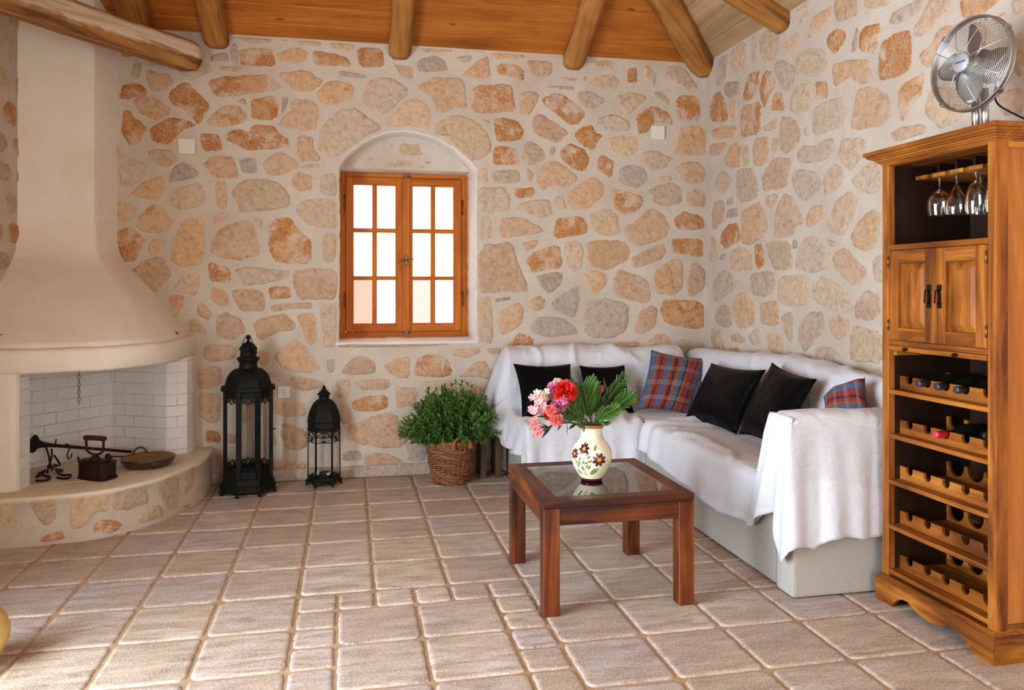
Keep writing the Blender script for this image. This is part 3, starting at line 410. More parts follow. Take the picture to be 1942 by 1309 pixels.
# ---- stone work
SCOL = {'p': (.54, .395, .27), 'm': (.55, .35, .21), 'o': (.54, .30, .15), 'g': (.44, .335, .25)}
SRUST = {'p': .10, 'm': .48, 'o': 1.0, 'g': .10}
def stones(bm, lst, mp, flip, cl, rl, rr, hk=1.0):
    for s in lst:
        code = s[0]; P = [tuple(int(a)/1000 for a in p.split(',')) for p in s[1:].split()]
        P = [p for i, p in enumerate(P) if p != P[i-1]]
        ar = sum(P[i-1][0]*P[i][1]-P[i][0]*P[i-1][1] for i in range(len(P)))/2
        if abs(ar) < 2e-5: continue
        if (ar < 0) != flip: P = P[::-1]
        # soften corners then densify
        Q = []
        for i in range(len(P)):
            (ax, ay), (bx, by) = P[i], P[(i+1) % len(P)]
            Q += [(ax+(bx-ax)*.16, ay+(by-ay)*.16), (ax+(bx-ax)*.84, ay+(by-ay)*.84)]
        D = []
        for i in range(len(Q)):
            (ax, ay), (bx, by) = Q[i], Q[(i+1) % len(Q)]; m = max(1, int(hypot(bx-ax, by-ay)/.014))
            for k in range(m): D.append((ax+(bx-ax)*k/m, ay+(by-ay)*k/m))
        cx = sum(p[0] for p in D)/len(D); cy = sum(p[1] for p in D)/len(D); Rm = sqrt(abs(ar)/pi)
        base = SCOL[code]; k = rr.uniform(.90, 1.10); t = rr.uniform(-.025, .025)
        col = (base[0]*k+t, base[1]*k, base[2]*k-t); ru = max(0, SRUST[code]+rr.uniform(-.13, .13))
        h = rr.uniform(.003, .008)*hk; sd = rr.uniform(0, 50)
        tx, ty = rr.uniform(-.03, .03), rr.uniform(-.03, .03)
        rings = []
        for ins, hh, al in ((0, -.002, .95), (.006, h*.45, .72), (.014, h*.9, .45), (.027, h*1.1, .14), (.042, h*1.1, 0)):
            kk = max(.25 if ins > .03 else .4, 1-ins/Rm)
            if ins > .03: kk = min(kk, .62)
            ring = []
            for x, y in D:
                j = 1+(.004+nz(x, y, 0, 22, sd)*.010+nz(x, y, 0, 65, sd)*.005)/Rm
                px, py = cx+(x-cx)*kk*j, cy+(y-cy)*kk*j
                hz = hh + (nz(px, py, 0, 14, sd)*.005*hk if ins > .008 else 0) + ((px-cx)*tx+(py-cy)*ty if ins > .003 else 0)
                v = bm.verts.new(mp(px, py, max(hz, .0015) if ins > .003 else hz)); v[cl] = (*col, al); v[rl] = ru; ring.append(v)
            rings.append(ring)
        n = len(D); c = bm.verts.new(mp(cx, cy, h*1.1+nz(cx, cy, 0, 14, sd)*.005*hk)); c[cl] = (*col, 0); c[rl] = ru
        for a, b in zip(rings, rings[1:]):
            for i in range(n): f = bm.faces.new([a[i], a[(i+1) % n], b[(i+1) % n], b[i]]); f.material_index = 1; f.smooth = True
        for i in range(n): f = bm.faces.new([rings[-1][i], rings[-1][(i+1) % n], c]); f.material_index = 1; f.smooth = True
def poly_hole(bm, outer, hole, mp, mat=0):
    vs = [bm.verts.new(mp(*p)) for p in outer]; es = [bm.edges.new((vs[i], vs[(i+1) % len(vs)])) for i in range(len(vs))]
    hv = []
    if hole:
        hv = [bm.verts.new(mp(*p)) for p in hole]; es += [bm.edges.new((hv[i], hv[(i+1) % len(hv)])) for i in range(len(hv))]
    r = bmesh.ops.triangle_fill(bm, edges=es, use_beauty=True)
    for g in r['geom']:
        if isinstance(g, bmesh.types.BMFace): g.material_index = mat
    return hv
# window opening outline (x, z)
WX0, WX1, WZ0, WZS = -.067, .890, .922, 2.135
arch = [(.890, 2.135), (.852, 2.185), (.79, 2.235), (.72, 2.285), (.64, 2.33), (.55, 2.365), (.46, 2.383), (.364, 2.387), (.27, 2.375), (.18, 2.345), (.10, 2.30), (.03, 2.245), (-.03, 2.19), (-.067, 2.14)]
def rough(pts, amp, seed):
    out = []
    for i in range(len(pts)):
        a, b = pts[i], pts[(i+1) % len(pts)]; m = max(1, int(hypot(b[0]-a[0], b[1]-a[1])/.022))
        for k in range(m):
            x, y = a[0]+(b[0]-a[0])*k/m, a[1]+(b[1]-a[1])*k/m
            out.append((x+nz(x, y, 1, 22, seed)*amp, y+nz(x, y, 5, 22, seed)*amp))
    return out
def wall_back():
    bm = NB(); cl = bm.verts.layers.float_color.new('Col'); rl = bm.verts.layers.float.new('rust')
    hole = rough([(WX0, WZ0), (WX1, WZ0)]+arch, .006, 4)
    hv = poly_hole(bm, [(XL-.4, -.02), (XR+.4, -.02), (XR+.4, ZT), (XL-.4, ZT)], hole, lambda x, z: (x, YB, z))
    # reveals: rounded plaster arris then straight to the frame
    n = len(hole); prev = hv
    for dy, ins in ((.008, .006), (.022, .010), (.47, .010)):
        cx, cz = .41, 1.6
        ring = []
        for (x, z) in hole:
            d = Vector((x-cx, z-cz)); k = (d.length-ins)/d.length
            ring.append(bm.verts.new((cx+d.x*k, YB+dy, cz+d.y*k)))
        for i in range(n): f = bm.faces.new([prev[i], prev[(i+1) % n], ring[(i+1) % n], ring[i]]); f.material_index = 2; f.smooth = True
        prev = ring
    poly_hole(bm, [(XL-.4, -.02), (XR+.4, -.02), (XR+.4, ZT), (XL-.4, ZT)], rough([(WX0+.02, WZ0+.02), (WX1-.02, WZ0+.02)]+[(x*.95+.02, z-.02) for x, z in arch], .0, 4), lambda x, z: (x, YB+.47, z))
    # tympanum over the window frame
    ty = [(x*.985+.006, z-.008) for x, z in arch] 
    prism(bm, [(WX0+.004, 2.139), (WX1-.004, 2.139)]+[p for p in ty if p[1] > 2.15], 'y', YB+.17, YB+.45, mat=3)
    rr = random.Random(11)
    stones(bm, ["p-40,2150 70,2150 90,2200 60,2235 10,2210", "p120,2150 240,2150 250,2215 130,2225", "m265,2150 480,2155 470,2215 280,2220", "p510,2150 700,2150 690,2205 520,2220", "p150,2245 300,2240 330,2340 220,2330", "p350,2240 560,2235 520,2330 360,2345", "p730,2150 840,2150 790,2200 735,2200"],
           lambda x, z, h: (x, YB+.172-h*.6, z), False, cl, rl, rr, .5)
    stones(bm, STONES['B'].replace('\n', '').split('|'), lambda x, z, h: (x, YB-h, z), False, cl, rl, rr)
    bmesh.ops.recalc_face_normals(bm, faces=[f for f in bm.faces if f.material_index != 1])
    return finish('wall_back', bm, [MORTAR, STONE, WHITEP, MORTAR], kind='structure')
wall_back()
def rand_stones(x0, x1, z0, z1, rr):
    out = []; z = z0
    while z < z1-.06:
        h = rr.uniform(.12, .2); x = x0+rr.uniform(0, .05)
        while x < x1-.05:
            ww = rr.uniform(.12, .3); pts = []
            n = rr.choice((6, 7, 8)); cx, cz = x+ww/2, z+h/2
            for i in range(n):
                a = 2*pi*i/n; k = rr.uniform(.82, 1.08)
                pts.append('%d,%d' % ((cx+cos(a)*ww*.46*k)*1000, (min(z1-.01, cz+sin(a)*h*.44*k))*1000))
            out.append(rr.choice('ppmmgpo')+' '.join(pts)); x += ww+.02
        z += h+.02
    return out
def wall_right():
    bm = NB(); cl = bm.verts.layers.float_color.new('Col'); rl = bm.verts.layers.float.new('rust')
    f = bm.faces.new([bm.verts.new(p) for p in ((XR, YB+.3, -.02), (XR, YF-.1, -.02), (XR, YF-.1, ZT), (XR, YB+.3, ZT))])
    box(bm, XR+.01, XR+.3, YF-.1, YB+.3, -.02, ZT)
    rr = random.Random(5)
    stones(bm, STONES['R'].replace('\n', '').split('|')+rand_stones(YF, 2.15, .05, 2.9, rr)+rand_stones(2.2, 5.4, .04, .62, rr), lambda y, z, h: (XR-h, y, z), True, cl, rl, rr)
    return finish('wall_right', bm, [MORTAR, STONE], kind='structure')
wall_right()
def wall_left():
    bm = NB(); cl = bm.verts.layers.float_color.new('Col'); rl = bm.verts.layers.float.new('rust')
    # doorway y .6..2.7, z 0..2.4 lets the daylight in
    poly_hole(bm, [(YF-.1, -.02), (YB+.3, -.02), (YB+.3, ZT), (YF-.1, ZT)], [(.6, .0), (2.7, .0), (2.7, 2.4), (.6, 2.4)], lambda y, z: (XL, y, z))
    box(bm, XL-.58, XL-.001, 2.7, YB+.3, -.02, ZT); box(bm, XL-.58, XL-.001, YF-.1, .6, -.02, ZT); box(bm, XL-.58, XL-.001, .6, 2.7, 2.4, ZT); box(bm, XL-.58, XL-.001, .6, 2.7, -.08, -.012)
    rr = random.Random(9)
    stones(bm, rand_stones(3.4, 5.3, .3, 2.93, rr), lambda y, z, h: (XL+h, y, z), False, cl, rl, rr)
    return finish('wall_left', bm, [MORTAR, STONE], kind='structure')
wall_left()
bm = NB()
for a, b, c, d in ((XL-.3, .5, 0, ZT), (2.4, XR+.3, 0, ZT), (.5, 2.4, 2.3, ZT)): box(bm, a, b, YF-.3, YF, c, d)
finish('wall_front', bm, [WHITEP], kind='structure')

# ---- skirting tiles
def base_back():
    bm = NB(); x = XL
    while x < 2.6:
        x1 = min(x+.318, 2.62); box(bm, x+.003, x1-.003, YB-.016, YB+.001, 0, .078, .003); x = x1
    box(bm, XL, 2.62, YB-.012, YB, 0, .075)
    cl = bm.verts.layers.float_color.new('Col')
    for v in bm.verts: v[cl] = (.40, .31, .25, .2)
    finish('baseboard_back', bm, [TILE], kind='structure')
base_back()

# ---- ceiling: hipped roof lined with boards
def ceiling():
    bm = NB(); cl = bm.verts.layers.float_color.new('Col'); rr = random.Random(21)
    T = (XR-XL)/2; wp = .141
    def plane(kind):
        t = -.03; i = 0
        while t < T:
            t1 = min(t+wp, T); g = .0022
            a, b = t+g, t1-g
            def P(u, tt, dz):   # u 0..1 along the eave
                z = ZT+SL*tt+dz
                if kind == 'B': x0, x1 = XL+max(tt,0), XR-max(tt,0); return (x0+(x1-x0)*u, YB-tt, z)
                if kind == 'F': x0, x1 = XL+max(tt,0), XR-max(tt,0); return (x0+(x1-x0)*u, YF+tt, z)
                y0, y1 = YF+max(tt,0), YB-max(tt,0)
                return ((XR-tt) if kind == 'R' else (XL+tt), y0+(y1-y0)*u, z)
            m = 1 if kind in 'BF' else 2
            col = (rr.random(), rr.random(), rr.random(), rr.random())
            vs = []
            for (tt, dz) in ((a, .004), (a+.004, 0), (b-.004, 0), (b, .004), (b, .022), (a, .022)):
                vs.append([bm.verts.new(P(u, tt, dz)) for u in (0, 1)])
            for r_ in vs:
                for v in r_: v[cl] = col
            n = len(vs)
            for k in range(n):
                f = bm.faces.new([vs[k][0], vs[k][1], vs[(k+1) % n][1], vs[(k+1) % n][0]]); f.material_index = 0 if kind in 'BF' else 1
            t = t1; i += 1
    for k in 'BFRL': plane(k)
    # roof deck over the boards
    z0 = ZT+.03; ap = ZT+SL*T+.03; xm = (XL+XR)/2
    A, B, D, E = (XL-.6, YF-.3, z0-.14), (XR+.3, YF-.3, z0-.14), (XR+.3, YB+.3, z0-.14), (XL-.6, YB+.3, z0-.14)
    p, q = (xm, YF+T, ap), (xm, YB-T, ap)
    V = [bm.verts.new(c) for c in (A, B, D, E, p, q)]
    for idx in ((0, 1, 4), (1, 2, 5, 4), (2, 3, 5), (3, 0, 4, 5)):
        f = bm.faces.new([V[i] for i in idx]); f.material_index = 2
    bmesh.ops.recalc_face_normals(bm, faces=bm.faces[:])
    finish('ceiling', bm, [PINE, PINEY, WHITEP], kind='structure')
ceiling()

# ---- roof logs
def log(name, p0, p1, wd, ht, mat, label, seed, group=None, matend=None):
    p0, p1 = Vector(p0), Vector(p1); d = (p1-p0); L = d.length; d.normalize()
    s = Vector((0, 0, 1)).cross(d)
    if s.length < 1e-3: s = Vector((1, 0, 0))
    s.normalize(); u = d.cross(s)
    bm = NB(); rings = []; m = int(L/.05)+2
    shape = [(-.5, -.24), (-.27, -.5), (.27, -.5), (.5, -.24), (.5, .24), (.27, .5), (-.27, .5), (-.5, .24)]
    sh2 = []
    for i in range(8):
        a, b = shape[i], shape[(i+1) % 8]; sh2 += [a, ((a[0]+b[0])/2*1.03, (a[1]+b[1])/2*1.03)]
    for i in range(m):
        t = i/(m-1); c = p0+d*(L*t)
        wob = s*nz(t*L, 0, 0, 1.6, seed)*.016+u*nz(0, t*L, 0, 1.6, seed)*.01
        kw = wd*(1+nz(t*L, 3, 0, 1.5, seed)*.09); kh = ht*(1+nz(t*L, 7, 0, 1.5, seed)*.08)
        e = 1.0
        if t*L < .02: e = .93
        ring = []
        for k, (a, b) in enumerate(sh2):
            j = 1+nz(k*1.3, t*L*2, 0, 1.0, seed)*.05
            ring.append(bm.verts.new(c+wob+s*(a*kw*j*e)+u*(b*kh*j*e)))
        rings.append(ring)
    n = len(sh2)
    for a, b in zip(rings, rings[1:]):
        for k in range(n): f = bm.faces.new([a[k], b[k], b[(k+1) % n], a[(k+1) % n]]); f.smooth = True
    bm.faces.new(rings[0]); bm.faces.new(rings[-1][::-1])
    bmesh.ops.recalc_face_normals(bm, faces=bm.faces[:])
    # own axis frame so the grain follows the log
    o = finish(name, bm, mat, loc=p0, label=label, cat='roof beam', group=group)
    M = Matrix((d, s, u)).transposed().to_4x4()
    o.data.transform(M.inverted()); o.matrix_world = Matrix.Translation(p0) @ M
    return o
def rafter_back(x, wd, label, seed, t1=2.2):
    dz = -.045
    t1 = min(t1, x-XL, XR-x)
    log('roof_beam', (x, YB+.02, ZT+dz-SL*.02), (x, YB-t1, ZT+dz+SL*t1), wd, .125, LOG, label, seed)
rafter_back(-1.322, .19, 'hewn log rafter half hidden behind the whitewashed tie beam, above the chimney', 1)
rafter_back(-.853, .15, 'hewn log rafter ending on the stone wall just right of the tie beam end', 2)
rafter_back(.350, .155, 'hewn log rafter ending on the stone wall right above the arched window', 3)
rafter_back(1.592, .155, 'hewn log rafter on the back wall between the window and the room corner', 4)
hz = -.055
log('roof_beam', (XR-.0, YB-.0, ZT+hz+.01), (XR-2.2, YB-2.2, ZT+hz+SL*2.2), .19, .15, LOG, 'diagonal hip log running down into the corner of the two stone walls', 5)
log('roof_beam', (XL+.52, YB-.52, ZT-.03+SL*.52), (XL+2.2, YB-2.2, ZT-.03+SL*2.2), .19, .15, LOG, 'short hip log whose cut end rests on the whitewashed tie beam', 6)
for y, sd, lb in ((4.43, 7, 'hewn log rafter ending on the right stone wall, nearest to the room corner'),):
    log('roof_beam', (XR+.02, y, ZT-.045-SL*.02), (XR-1.05, y, ZT-.045+SL*1.05), .17, .125, LOG, lb, sd)
td = Vector((.613, .790, 0)).normalized()
e0 = Vector((-.985, 5.42, 2.79))
log('roof_beam', e0, e0-td*1.95, .19, .178, WLOG, 'whitewashed hewn tie beam crossing the corner in front of the chimney top', 8)

# ---- junction box covers and wall socket on the back wall
def cover(x, z, label):
    bm = NB(); box(bm, x-.052, x+.052, YB-.018, YB, z-.05, z+.05, .002); finish('cover_plate', bm, simple('plate_cream', (.66, .60, .50), .6), loc=(x, YB, z), label=label, cat='cover plate')
cover(-1.035, 2.225, 'square cream cover plate on the stone wall left of the window'); cover(2.245, 2.445, 'square cream cover plate on the stone wall near the room corner')
t = root('wall_socket', (-.422, YB, .595), 'white electrical wall socket between the two black lanterns', 'socket')
bm = NB(); box(bm, -.461, -.383, YB-.014, YB, .555, .635, .003); finish('socket_frame', bm, WHITEPL, t)
bm = NB(); box(bm, -.448, -.396, YB-.018, YB-.013, .569, .621, .001)
lathe(bm, [(.0205, 0), (.0205, .003), (.0185, .003), (.0175, -.006), (0, -.006)], 28, M=Matrix.Translation((-.422, YB-.017, .595)) @ Matrix.Rotation(pi/2, 4, 'X'))
fo = finish('socket_insert', bm, WHITEPL, t)
bm = NB()
for dx in (-.0075, 0, .0075): lathe(bm, [(0, .0), (.0022, .0), (.0022, .0012), (0, .0012)], 10, M=Matrix.Translation((-.422+dx, YB-.0180, .595)) @ Matrix.Rotation(pi/2, 4, 'X'))
for dz_ in (-.017, .017): box(bm, -.425, -.419, YB-.0205, YB-.012, .595+dz_-.0018, .595+dz_+.0018)
finish('socket_hole', bm, BLACKP, t)

# ================================================================ WINDOW
def window():
    Y0 = YB+.37
    t = root('window_1', (.41, Y0, .93), kind='structure', label=None)
    fx0, fx1, fz0, fz1 = WX0-.01, WX1+.01, WZ0, 2.17
    # fixed frame
    bm = NB(); iw0, iw1 = -0.0169, 0.8336; iz0, iz1 = 0.9721, 2.1081
    box(bm, fx0, iw0, Y0, Y0+.07, fz0, fz1, .004); box(bm, iw1, fx1, Y0, Y0+.07, fz0, fz1, .004)
    finish('frame_post', bm, WINW, t)
    bm = NB(); box(bm, iw0, iw1, Y0, Y0+.07, iz1, fz1, .004); box(bm, iw0, iw1, Y0, Y0+.07, fz0, iz0, .004)
    finish('frame_rail', bm, WINWX, t)
    vs = [(1.7333, 2.0496), (1.3820, 1.7021), (1.0345, 1.3527)]
    def sash(ua, ub, cols, tints, side):
        y0, y1 = Y0-.012, Y0+.045
        s = NB(); xa, xb = ua, ub; zb, zt = 0.9740, 2.1062
        cx = cols; rz = vs
        box(s, xa, cx[0][0]-.008, y0, y1, zb, zt, .004); box(s, cx[1][1]+.008, xb, y0, y1, zb, zt, .004)
        box(s, cx[0][1]+.008, cx[1][0]-.008, y0+.006, y1-.004, zb+.05, zt-.05, .003)
        so = finish('window_sash', s, WINW, t)
        s = NB()
        box(s, cx[0][0]-.01, cx[1][1]+.01, y0+.001, y1-.001, rz[0][1]+.008, zt, .004); box(s, cx[0][0]-.01, cx[1][1]+.01, y0+.001, y1-.001, zb, rz[2][0]-.008, .004)
        for (a0, a1), (b0, b1) in ((rz[0], rz[1]), (rz[1], rz[2])): box(s, cx[0][0]-.01, cx[1][1]+.01, y0+.005, y1-.003, b1+.008, a0-.008, .003)
        # bevelled glazing beads
        for (c0, c1) in cx:
            for (z0, z1) in rz:
                for a in (0, 1):
                    xx = (c0-.009, c0) if a == 0 else (c1, c1+.009)
                    box(s, xx[0], xx[1], y0+.016, y1-.012, z0+.0002, z1-.0002)
                    zz = (z0-.009, z0) if a == 0 else (z1, z1+.009)
                    box(s, c0-.009, c1+.009, y0+.016, y1-.012, zz[0], zz[1])
        finish('glazing_bar', s, WINWX, so)
        for i, (c0, c1) in enumerate(cx):
            for j, (z0, z1) in enumerate(rz):
                g = NB(); box(g, c0-.006, c1+.006, y0+.024, y0+.028, z0-.006, z1+.006)
                finish('pane', g, PANE[tints[j][i]], so)
        return so
    L = sash(-0.0169, 0.3952, [(0.0415, 0.1743), (0.2087, 0.3431)], [('clear', 'rose'), ('yellow', 'amber'), ('red', 'violet')], 0)
    Rr = sash(0.4457, 0.8316, [(0.4709, 0.6039), (0.6373, 0.7738)], [('violet', 'rose'), ('yellow', 'amber'), ('blush', 'violet')], 1)
    bm = NB(); box(bm, 0.3933, 0.4476, Y0-.024, Y0+.04, 0.9721, 2.1081, .006, seg=2); finish('meeting_strip', bm, WINW, t)
    # handle, bolts, hinges
    bm = NB(); hx = 0.4204; hz_ = 1.4991
    box(bm, hx-.012, hx+.012, Y0-.031, Y0-.024, hz_-.034, hz_+.034, .004)
    tube(bm, [(hx, Y0-.03, hz_), (hx, Y0-.055, hz_), (hx+.015, Y0-.06, hz_+.002), (hx+.055, Y0-.06, hz_+.008)], [.007, .007, .006, .004], 8)
    tube(bm, [(hx, Y0-.055, hz_), (hx-.02, Y0-.06, hz_+.002), (hx-.045, Y0-.06, hz_-.004), (hx-.06, Y0-.058, hz_-.014)], [.006, .006, .005, .003], 8)
    finish('handle', bm, BRASS, t)
    for zz in (2.1120, 0.9682):
        bm = NB(); box(bm, hx-.012, hx+.012, Y0-.034, Y0-.02, zz-.014, zz+.014, .002); tube(bm, [(hx-.024, Y0-.03, zz), (hx+.024, Y0-.03, zz)], .006, 8); finish('bolt', bm, BRASS, t)
    for hx_, z0_ in ((-0.0245, 1.9246), (-0.0245, 1.2063), (0.8416, 1.8973), (0.8416, 1.2141)):
        bm = NB(); tube(bm, [(hx_, Y0-.008, z0_-.055), (hx_, Y0-.008, z0_+.055)], .0045, 8); finish('hinge', bm, BRASS, t)
PANE = {k: m_glass('pane_'+k, c, .02, .25) for k, c in dict(clear=(.97, .97, 1.0), rose=(1.0, .66, .58), yellow=(.93, .99, .66), amber=(1.0, .95, .66), red=(.97, .41, .34), blush=(1.0, .48, .43), violet=(.86, .86, 1.0)).items()}
window()
bm = NB()
box(bm, WX0-.02, WX1+.015, YB-.006, YB+.40, WZ0-.02, WZ0+.002, .006)
finish('trim_1', bm, WHITEP, kind='structure')

# ================================================================ FIREPLACE
HE = [(-2.15,4.33),(-1.89,4.335),(-1.67,4.345),(-1.37,4.375),(-1.19,4.45),(-1.03,4.64),(-.94,4.86),(-.875,5.05),(-.865,5.3),(-.88,5.5)]
def resample(P, step):
    out = []; acc = []
    s = 0
    for (a, b) in zip(P, P[1:]):
        L = hypot(b[0]-a[0], b[1]-a[1]); m = max(1, int(L/step))
        for k in range(m): out.append((a[0]+(b[0]-a[0])*k/m, a[1]+(b[1]-a[1])*k/m))
    out.append(P[-1]); return out
def smooth2(P, it=2):
    for _ in range(it):
        Q = [P[0]]
        for a, b in zip(P, P[1:]): Q += [(a[0]*.75+b[0]*.25, a[1]*.75+b[1]*.25), (a[0]*.25+b[0]*.75, a[1]*.25+b[1]*.75)]
        Q.append(P[-1]); P = Q
    return P
def offset(P, d):
    out = []
    for i, p in enumerate(P):
        a = P[max(i-1, 0)]; b = P[min(i+1, len(P)-1)]; t = Vector((b[0]-a[0], b[1]-a[1])).normalized()
        out.append((p[0]-t.y*d, p[1]+t.x*d))
    return out       # left of travel = towards the corner
fp = root('fireplace', (-1.55, 5.1, 0), 'cream plastered corner fireplace with curved hood and round stone hearth', 'fireplace')
def hearth():
    bm = NB(); cl = bm.verts.layers.float_color.new('Col'); rl = bm.verts.layers.float.new('rust')
    P = resample(smooth2(HE, 2), .03); rings = []
    lv = [(0, 0, 0), (.02, -.002, 0), (.12, 0, 0), (.222, 0, 0), (.232, -.012, 2), (.246, -.010, 2), (.250, .004, 2), (.250, .10, 2)]
    for z, off, m in lv:
        Q = offset(P, off)
        rings.append([bm.verts.new((x+nz(x, y, z, 16, 3)*.006, y+nz(x, y, z, 16, 8)*.006, z+(nz(x, y, 0, 24, 5)*.006 if .225 < z < .249 else 0))) for x, y in Q])
    for (a, b, l) in zip(rings, rings[1:], lv[1:]):
        for i in range(len(a)-1): f = bm.faces.new([a[i], a[i+1], b[i+1], b[i]]); f.material_index = l[2]; f.smooth = True
    c = bm.verts.new((XL-.2, YB+.05, .25))
    for i in range(len(rings[-1])-1): f = bm.faces.new([rings[-1][i], rings[-1][i+1], c]); f.material_index = 2
    # arc length map for the facing stones
    H = HE; cum = [0]
    H0 = [(-2.3, 4.33)]+HE[1:]
    for a, b in zip(H0, H0[1:]): cum.append(cum[-1]+hypot(b[0]-a[0], b[1]-a[1]))
    SP = smooth2(HE, 2)
    def mp(s, z, h):
        for i in range(len(cum)-1):
            if s <= cum[i+1] or i == len(cum)-2:
                a, b = H0[i], H0[i+1]; t = (s-cum[i])/(cum[i+1]-cum[i]); x, y = a[0]+(b[0]-a[0])*t, a[1]+(b[1]-a[1])*t
                # snap to the smoothed outline
                q = min(SPD, key=lambda p: (p[0]-x)**2+(p[1]-y)**2)
                return (q[0]+q[2]*(h+.001), q[1]+q[3]*(h+.001), z)
    dn = resample(SP, .004); SPD = []
    for i, p in enumerate(dn):
        a = dn[max(i-1, 0)]; b = dn[min(i+1, len(dn)-1)]; t_ = Vector((b[0]-a[0], b[1]-a[1])).normalized(); SPD.append((p[0], p[1], t_.y, -t_.x))
    stones(bm, STONES['H'].replace('\n', '').split('|'), mp, False, cl, rl, random.Random(2), .8)
    ho = finish('hearth', bm, [MORTAR, STONE, HEARTHTOP], fp)
    # tiles let into the top
    bm = NB(); rr = random.Random(5)
    for i in range(9):
        for j in range(9):
            x0 = -1.86+i*.105; y0 = 4.62+j*.105; ok = True
            if (x0+.05+1.6)**2+(y0+.05-5.15)**2 > .56**2: continue
            M = Matrix.Translation((-1.55, 5.0, 0)) @ Matrix.Rotation(radians(14), 4, 'Z') @ Matrix.Translation((1.55, -5.0, 0))
            box(bm, x0+.003, x0+.102, y0+.003, y0+.102, .249, .2515, .001, M=M)
    bmesh.ops.delete(bm, geom=[v for v in bm.verts if v.co.y > 5.49 or v.co.x < XL], context='VERTS')
    finish('hearth_tile', bm, HEARTHTOP, ho)
hearth()
MO = [(-2.05,4.46),(-1.89,4.46),(-1.60,4.465),(-1.40,4.51),(-1.22,4.61),(-1.08,4.79),(-1.02,4.96),(-.99,5.2),(-.985,5.5)]
def mantel():
    P = resample(smooth2(MO, 2), .03); bm = NB()
    prof = [(.20, .855), (.012, .855), (.0, .866), (.0, .962), (.008, .976), (.022, .981), (.06, .983)]
    rings = [[bm.verts.new((x+nz(x, y, z*3, 9, 2)*.003, y+nz(x, y, z*3, 9, 6)*.003, z+nz(x, y, 0, 7, 1)*.004)) for x, y in offset(P, d)] for d, z in prof]
    for a, b in zip(rings, rings[1:]):
        for i in range(len(a)-1): f = bm.faces.new([a[i], a[i+1], b[i+1], b[i]]); f.smooth = True
    c = bm.verts.new((XL-.1, YB+.02, .855))
    for i in range(len(rings[0])-1): bm.faces.new([c, rings[0][i+1], rings[0][i]])
    finish('mantel_shelf', bm, PLASTER, fp)
mantel()
P1, P2, P3 = (-1.458, 5.51), (-1.52, 5.25), (XL-.02, 5.085)
def hood():
    P = offset(resample(smooth2(MO[1:], 2), .03), .045)
    n = len(P); bm = NB()
    cum = [0]
    for a, b in zip(P, P[1:]): cum.append(cum[-1]+hypot(b[0]-a[0], b[1]-a[1]))
    sec = [P3, P2, P1]
    def top(t, rnd):
        # t 0 at the left wall, 1 at the back wall
        k = .60
        if t < k: a, b, q = P3, P2, t/k
        else: a, b, q = P2, P1, (t-k)/(1-k)
        return (a[0]+(b[0]-a[0])*q, a[1]+(b[1]-a[1])*q)
    lv = [(0, .978), (0, 1.0), (.02, 1.012), (.10, 1.055), (.22, 1.12), (.36, 1.20), (.50, 1.275), (.64, 1.345), (.78, 1.405), (.89, 1.46), (.96, 1.52), (.99, 1.60), (1, 1.72)]
    rings = []
    for s, z in lv:
        ring = []
        for i, p in enumerate(P):
            t = cum[i]/cum[-1]; q = top(t, s)
            x = p[0]+(q[0]-p[0])*s; y = p[1]+(q[1]-p[1])*s
            j = .004*(1-s)
            ring.append(bm.verts.new((x+nz(x, y, z, 6, 1)*j, y+nz(x, y, z, 6, 4)*j, z)))
        rings.append(ring)
    for a, b in zip(rings, rings[1:]):
        for i in range(n-1): f = bm.faces.new([a[i], a[i+1], b[i+1], b[i]]); f.smooth = True
    finish('hood', bm, PLASTER, fp)
    bm = NB()
    sec = [P3, (P2[0]-.02, P2[1]-.010), (P2[0]-.004, P2[1]+.0), (P2[0]+.004, P2[1]+.022), P1, (XL-.02, 5.51)]
    prism(bm, sec, 'z', 1.55, 3.13)
    finish('chimney', bm, PLASTER, fp)
hood()
def panel(bm, p, q, z0, z1, uo=0.0, m=1):
    uvl = bm.loops.layers.uv.verify(); L = hypot(q[0]-p[0], q[1]-p[1])
    vs = [bm.verts.new((p[0], p[1], z0)), bm.verts.new((q[0], q[1], z0)), bm.verts.new((q[0], q[1], z1)), bm.verts.new((p[0], p[1], z1))]
    f = bm.faces.new(vs)
    for l, u in zip(f.loops, ((uo, z0), (uo+L, z0), (uo+L, z1), (uo, z1))): l[uvl].uv = u
    return f
bm = NB()
pts = [(-1.87, 4.94), (-1.802, 5.033), (-1.473, 5.442), (-1.109, 5.254)]
panel(bm, pts[0], pts[2], .25, .86, .02); panel(bm, pts[2], pts[3], .25, .86, .05)
finish('firebox_wall', bm, BRICK, fp)
bm = NB(); panel(bm, (-1.109, 5.254), (-.998, 5.311), .25, .86, .01); panel(bm, (-.998, 5.311), (-.978, 5.376), .25, .86, .3)
finish('right_jamb', bm, BRICK, fp, label='narrow brick jamb at the right of the firebox')
bm = NB(); prism(bm, [(-.998, 5.3105), (-.979, 5.374), (-.979, 5.5), (-1.02, 5.5), (-1.02, 5.33)], 'z', .25, .86); finish('right_jamb_edge', bm, PLASTER, fp)
bm = NB(); prism(bm, [(XL-.02, 4.475), (-1.69, 4.475), (-1.672, 4.493), (-1.663, 4.50), (-1.70, 4.62), (XL-.02, 4.62)], 'z', .25, .86, bev=.0); finish('left_post', bm, PLASTER, fp)
bm = NB(); panel(bm, (-1.668, 4.492), (-1.651, 4.608), .25, .86, .03); finish('left_jamb', bm, BRICK, fp, label='brick reveal of the left post')
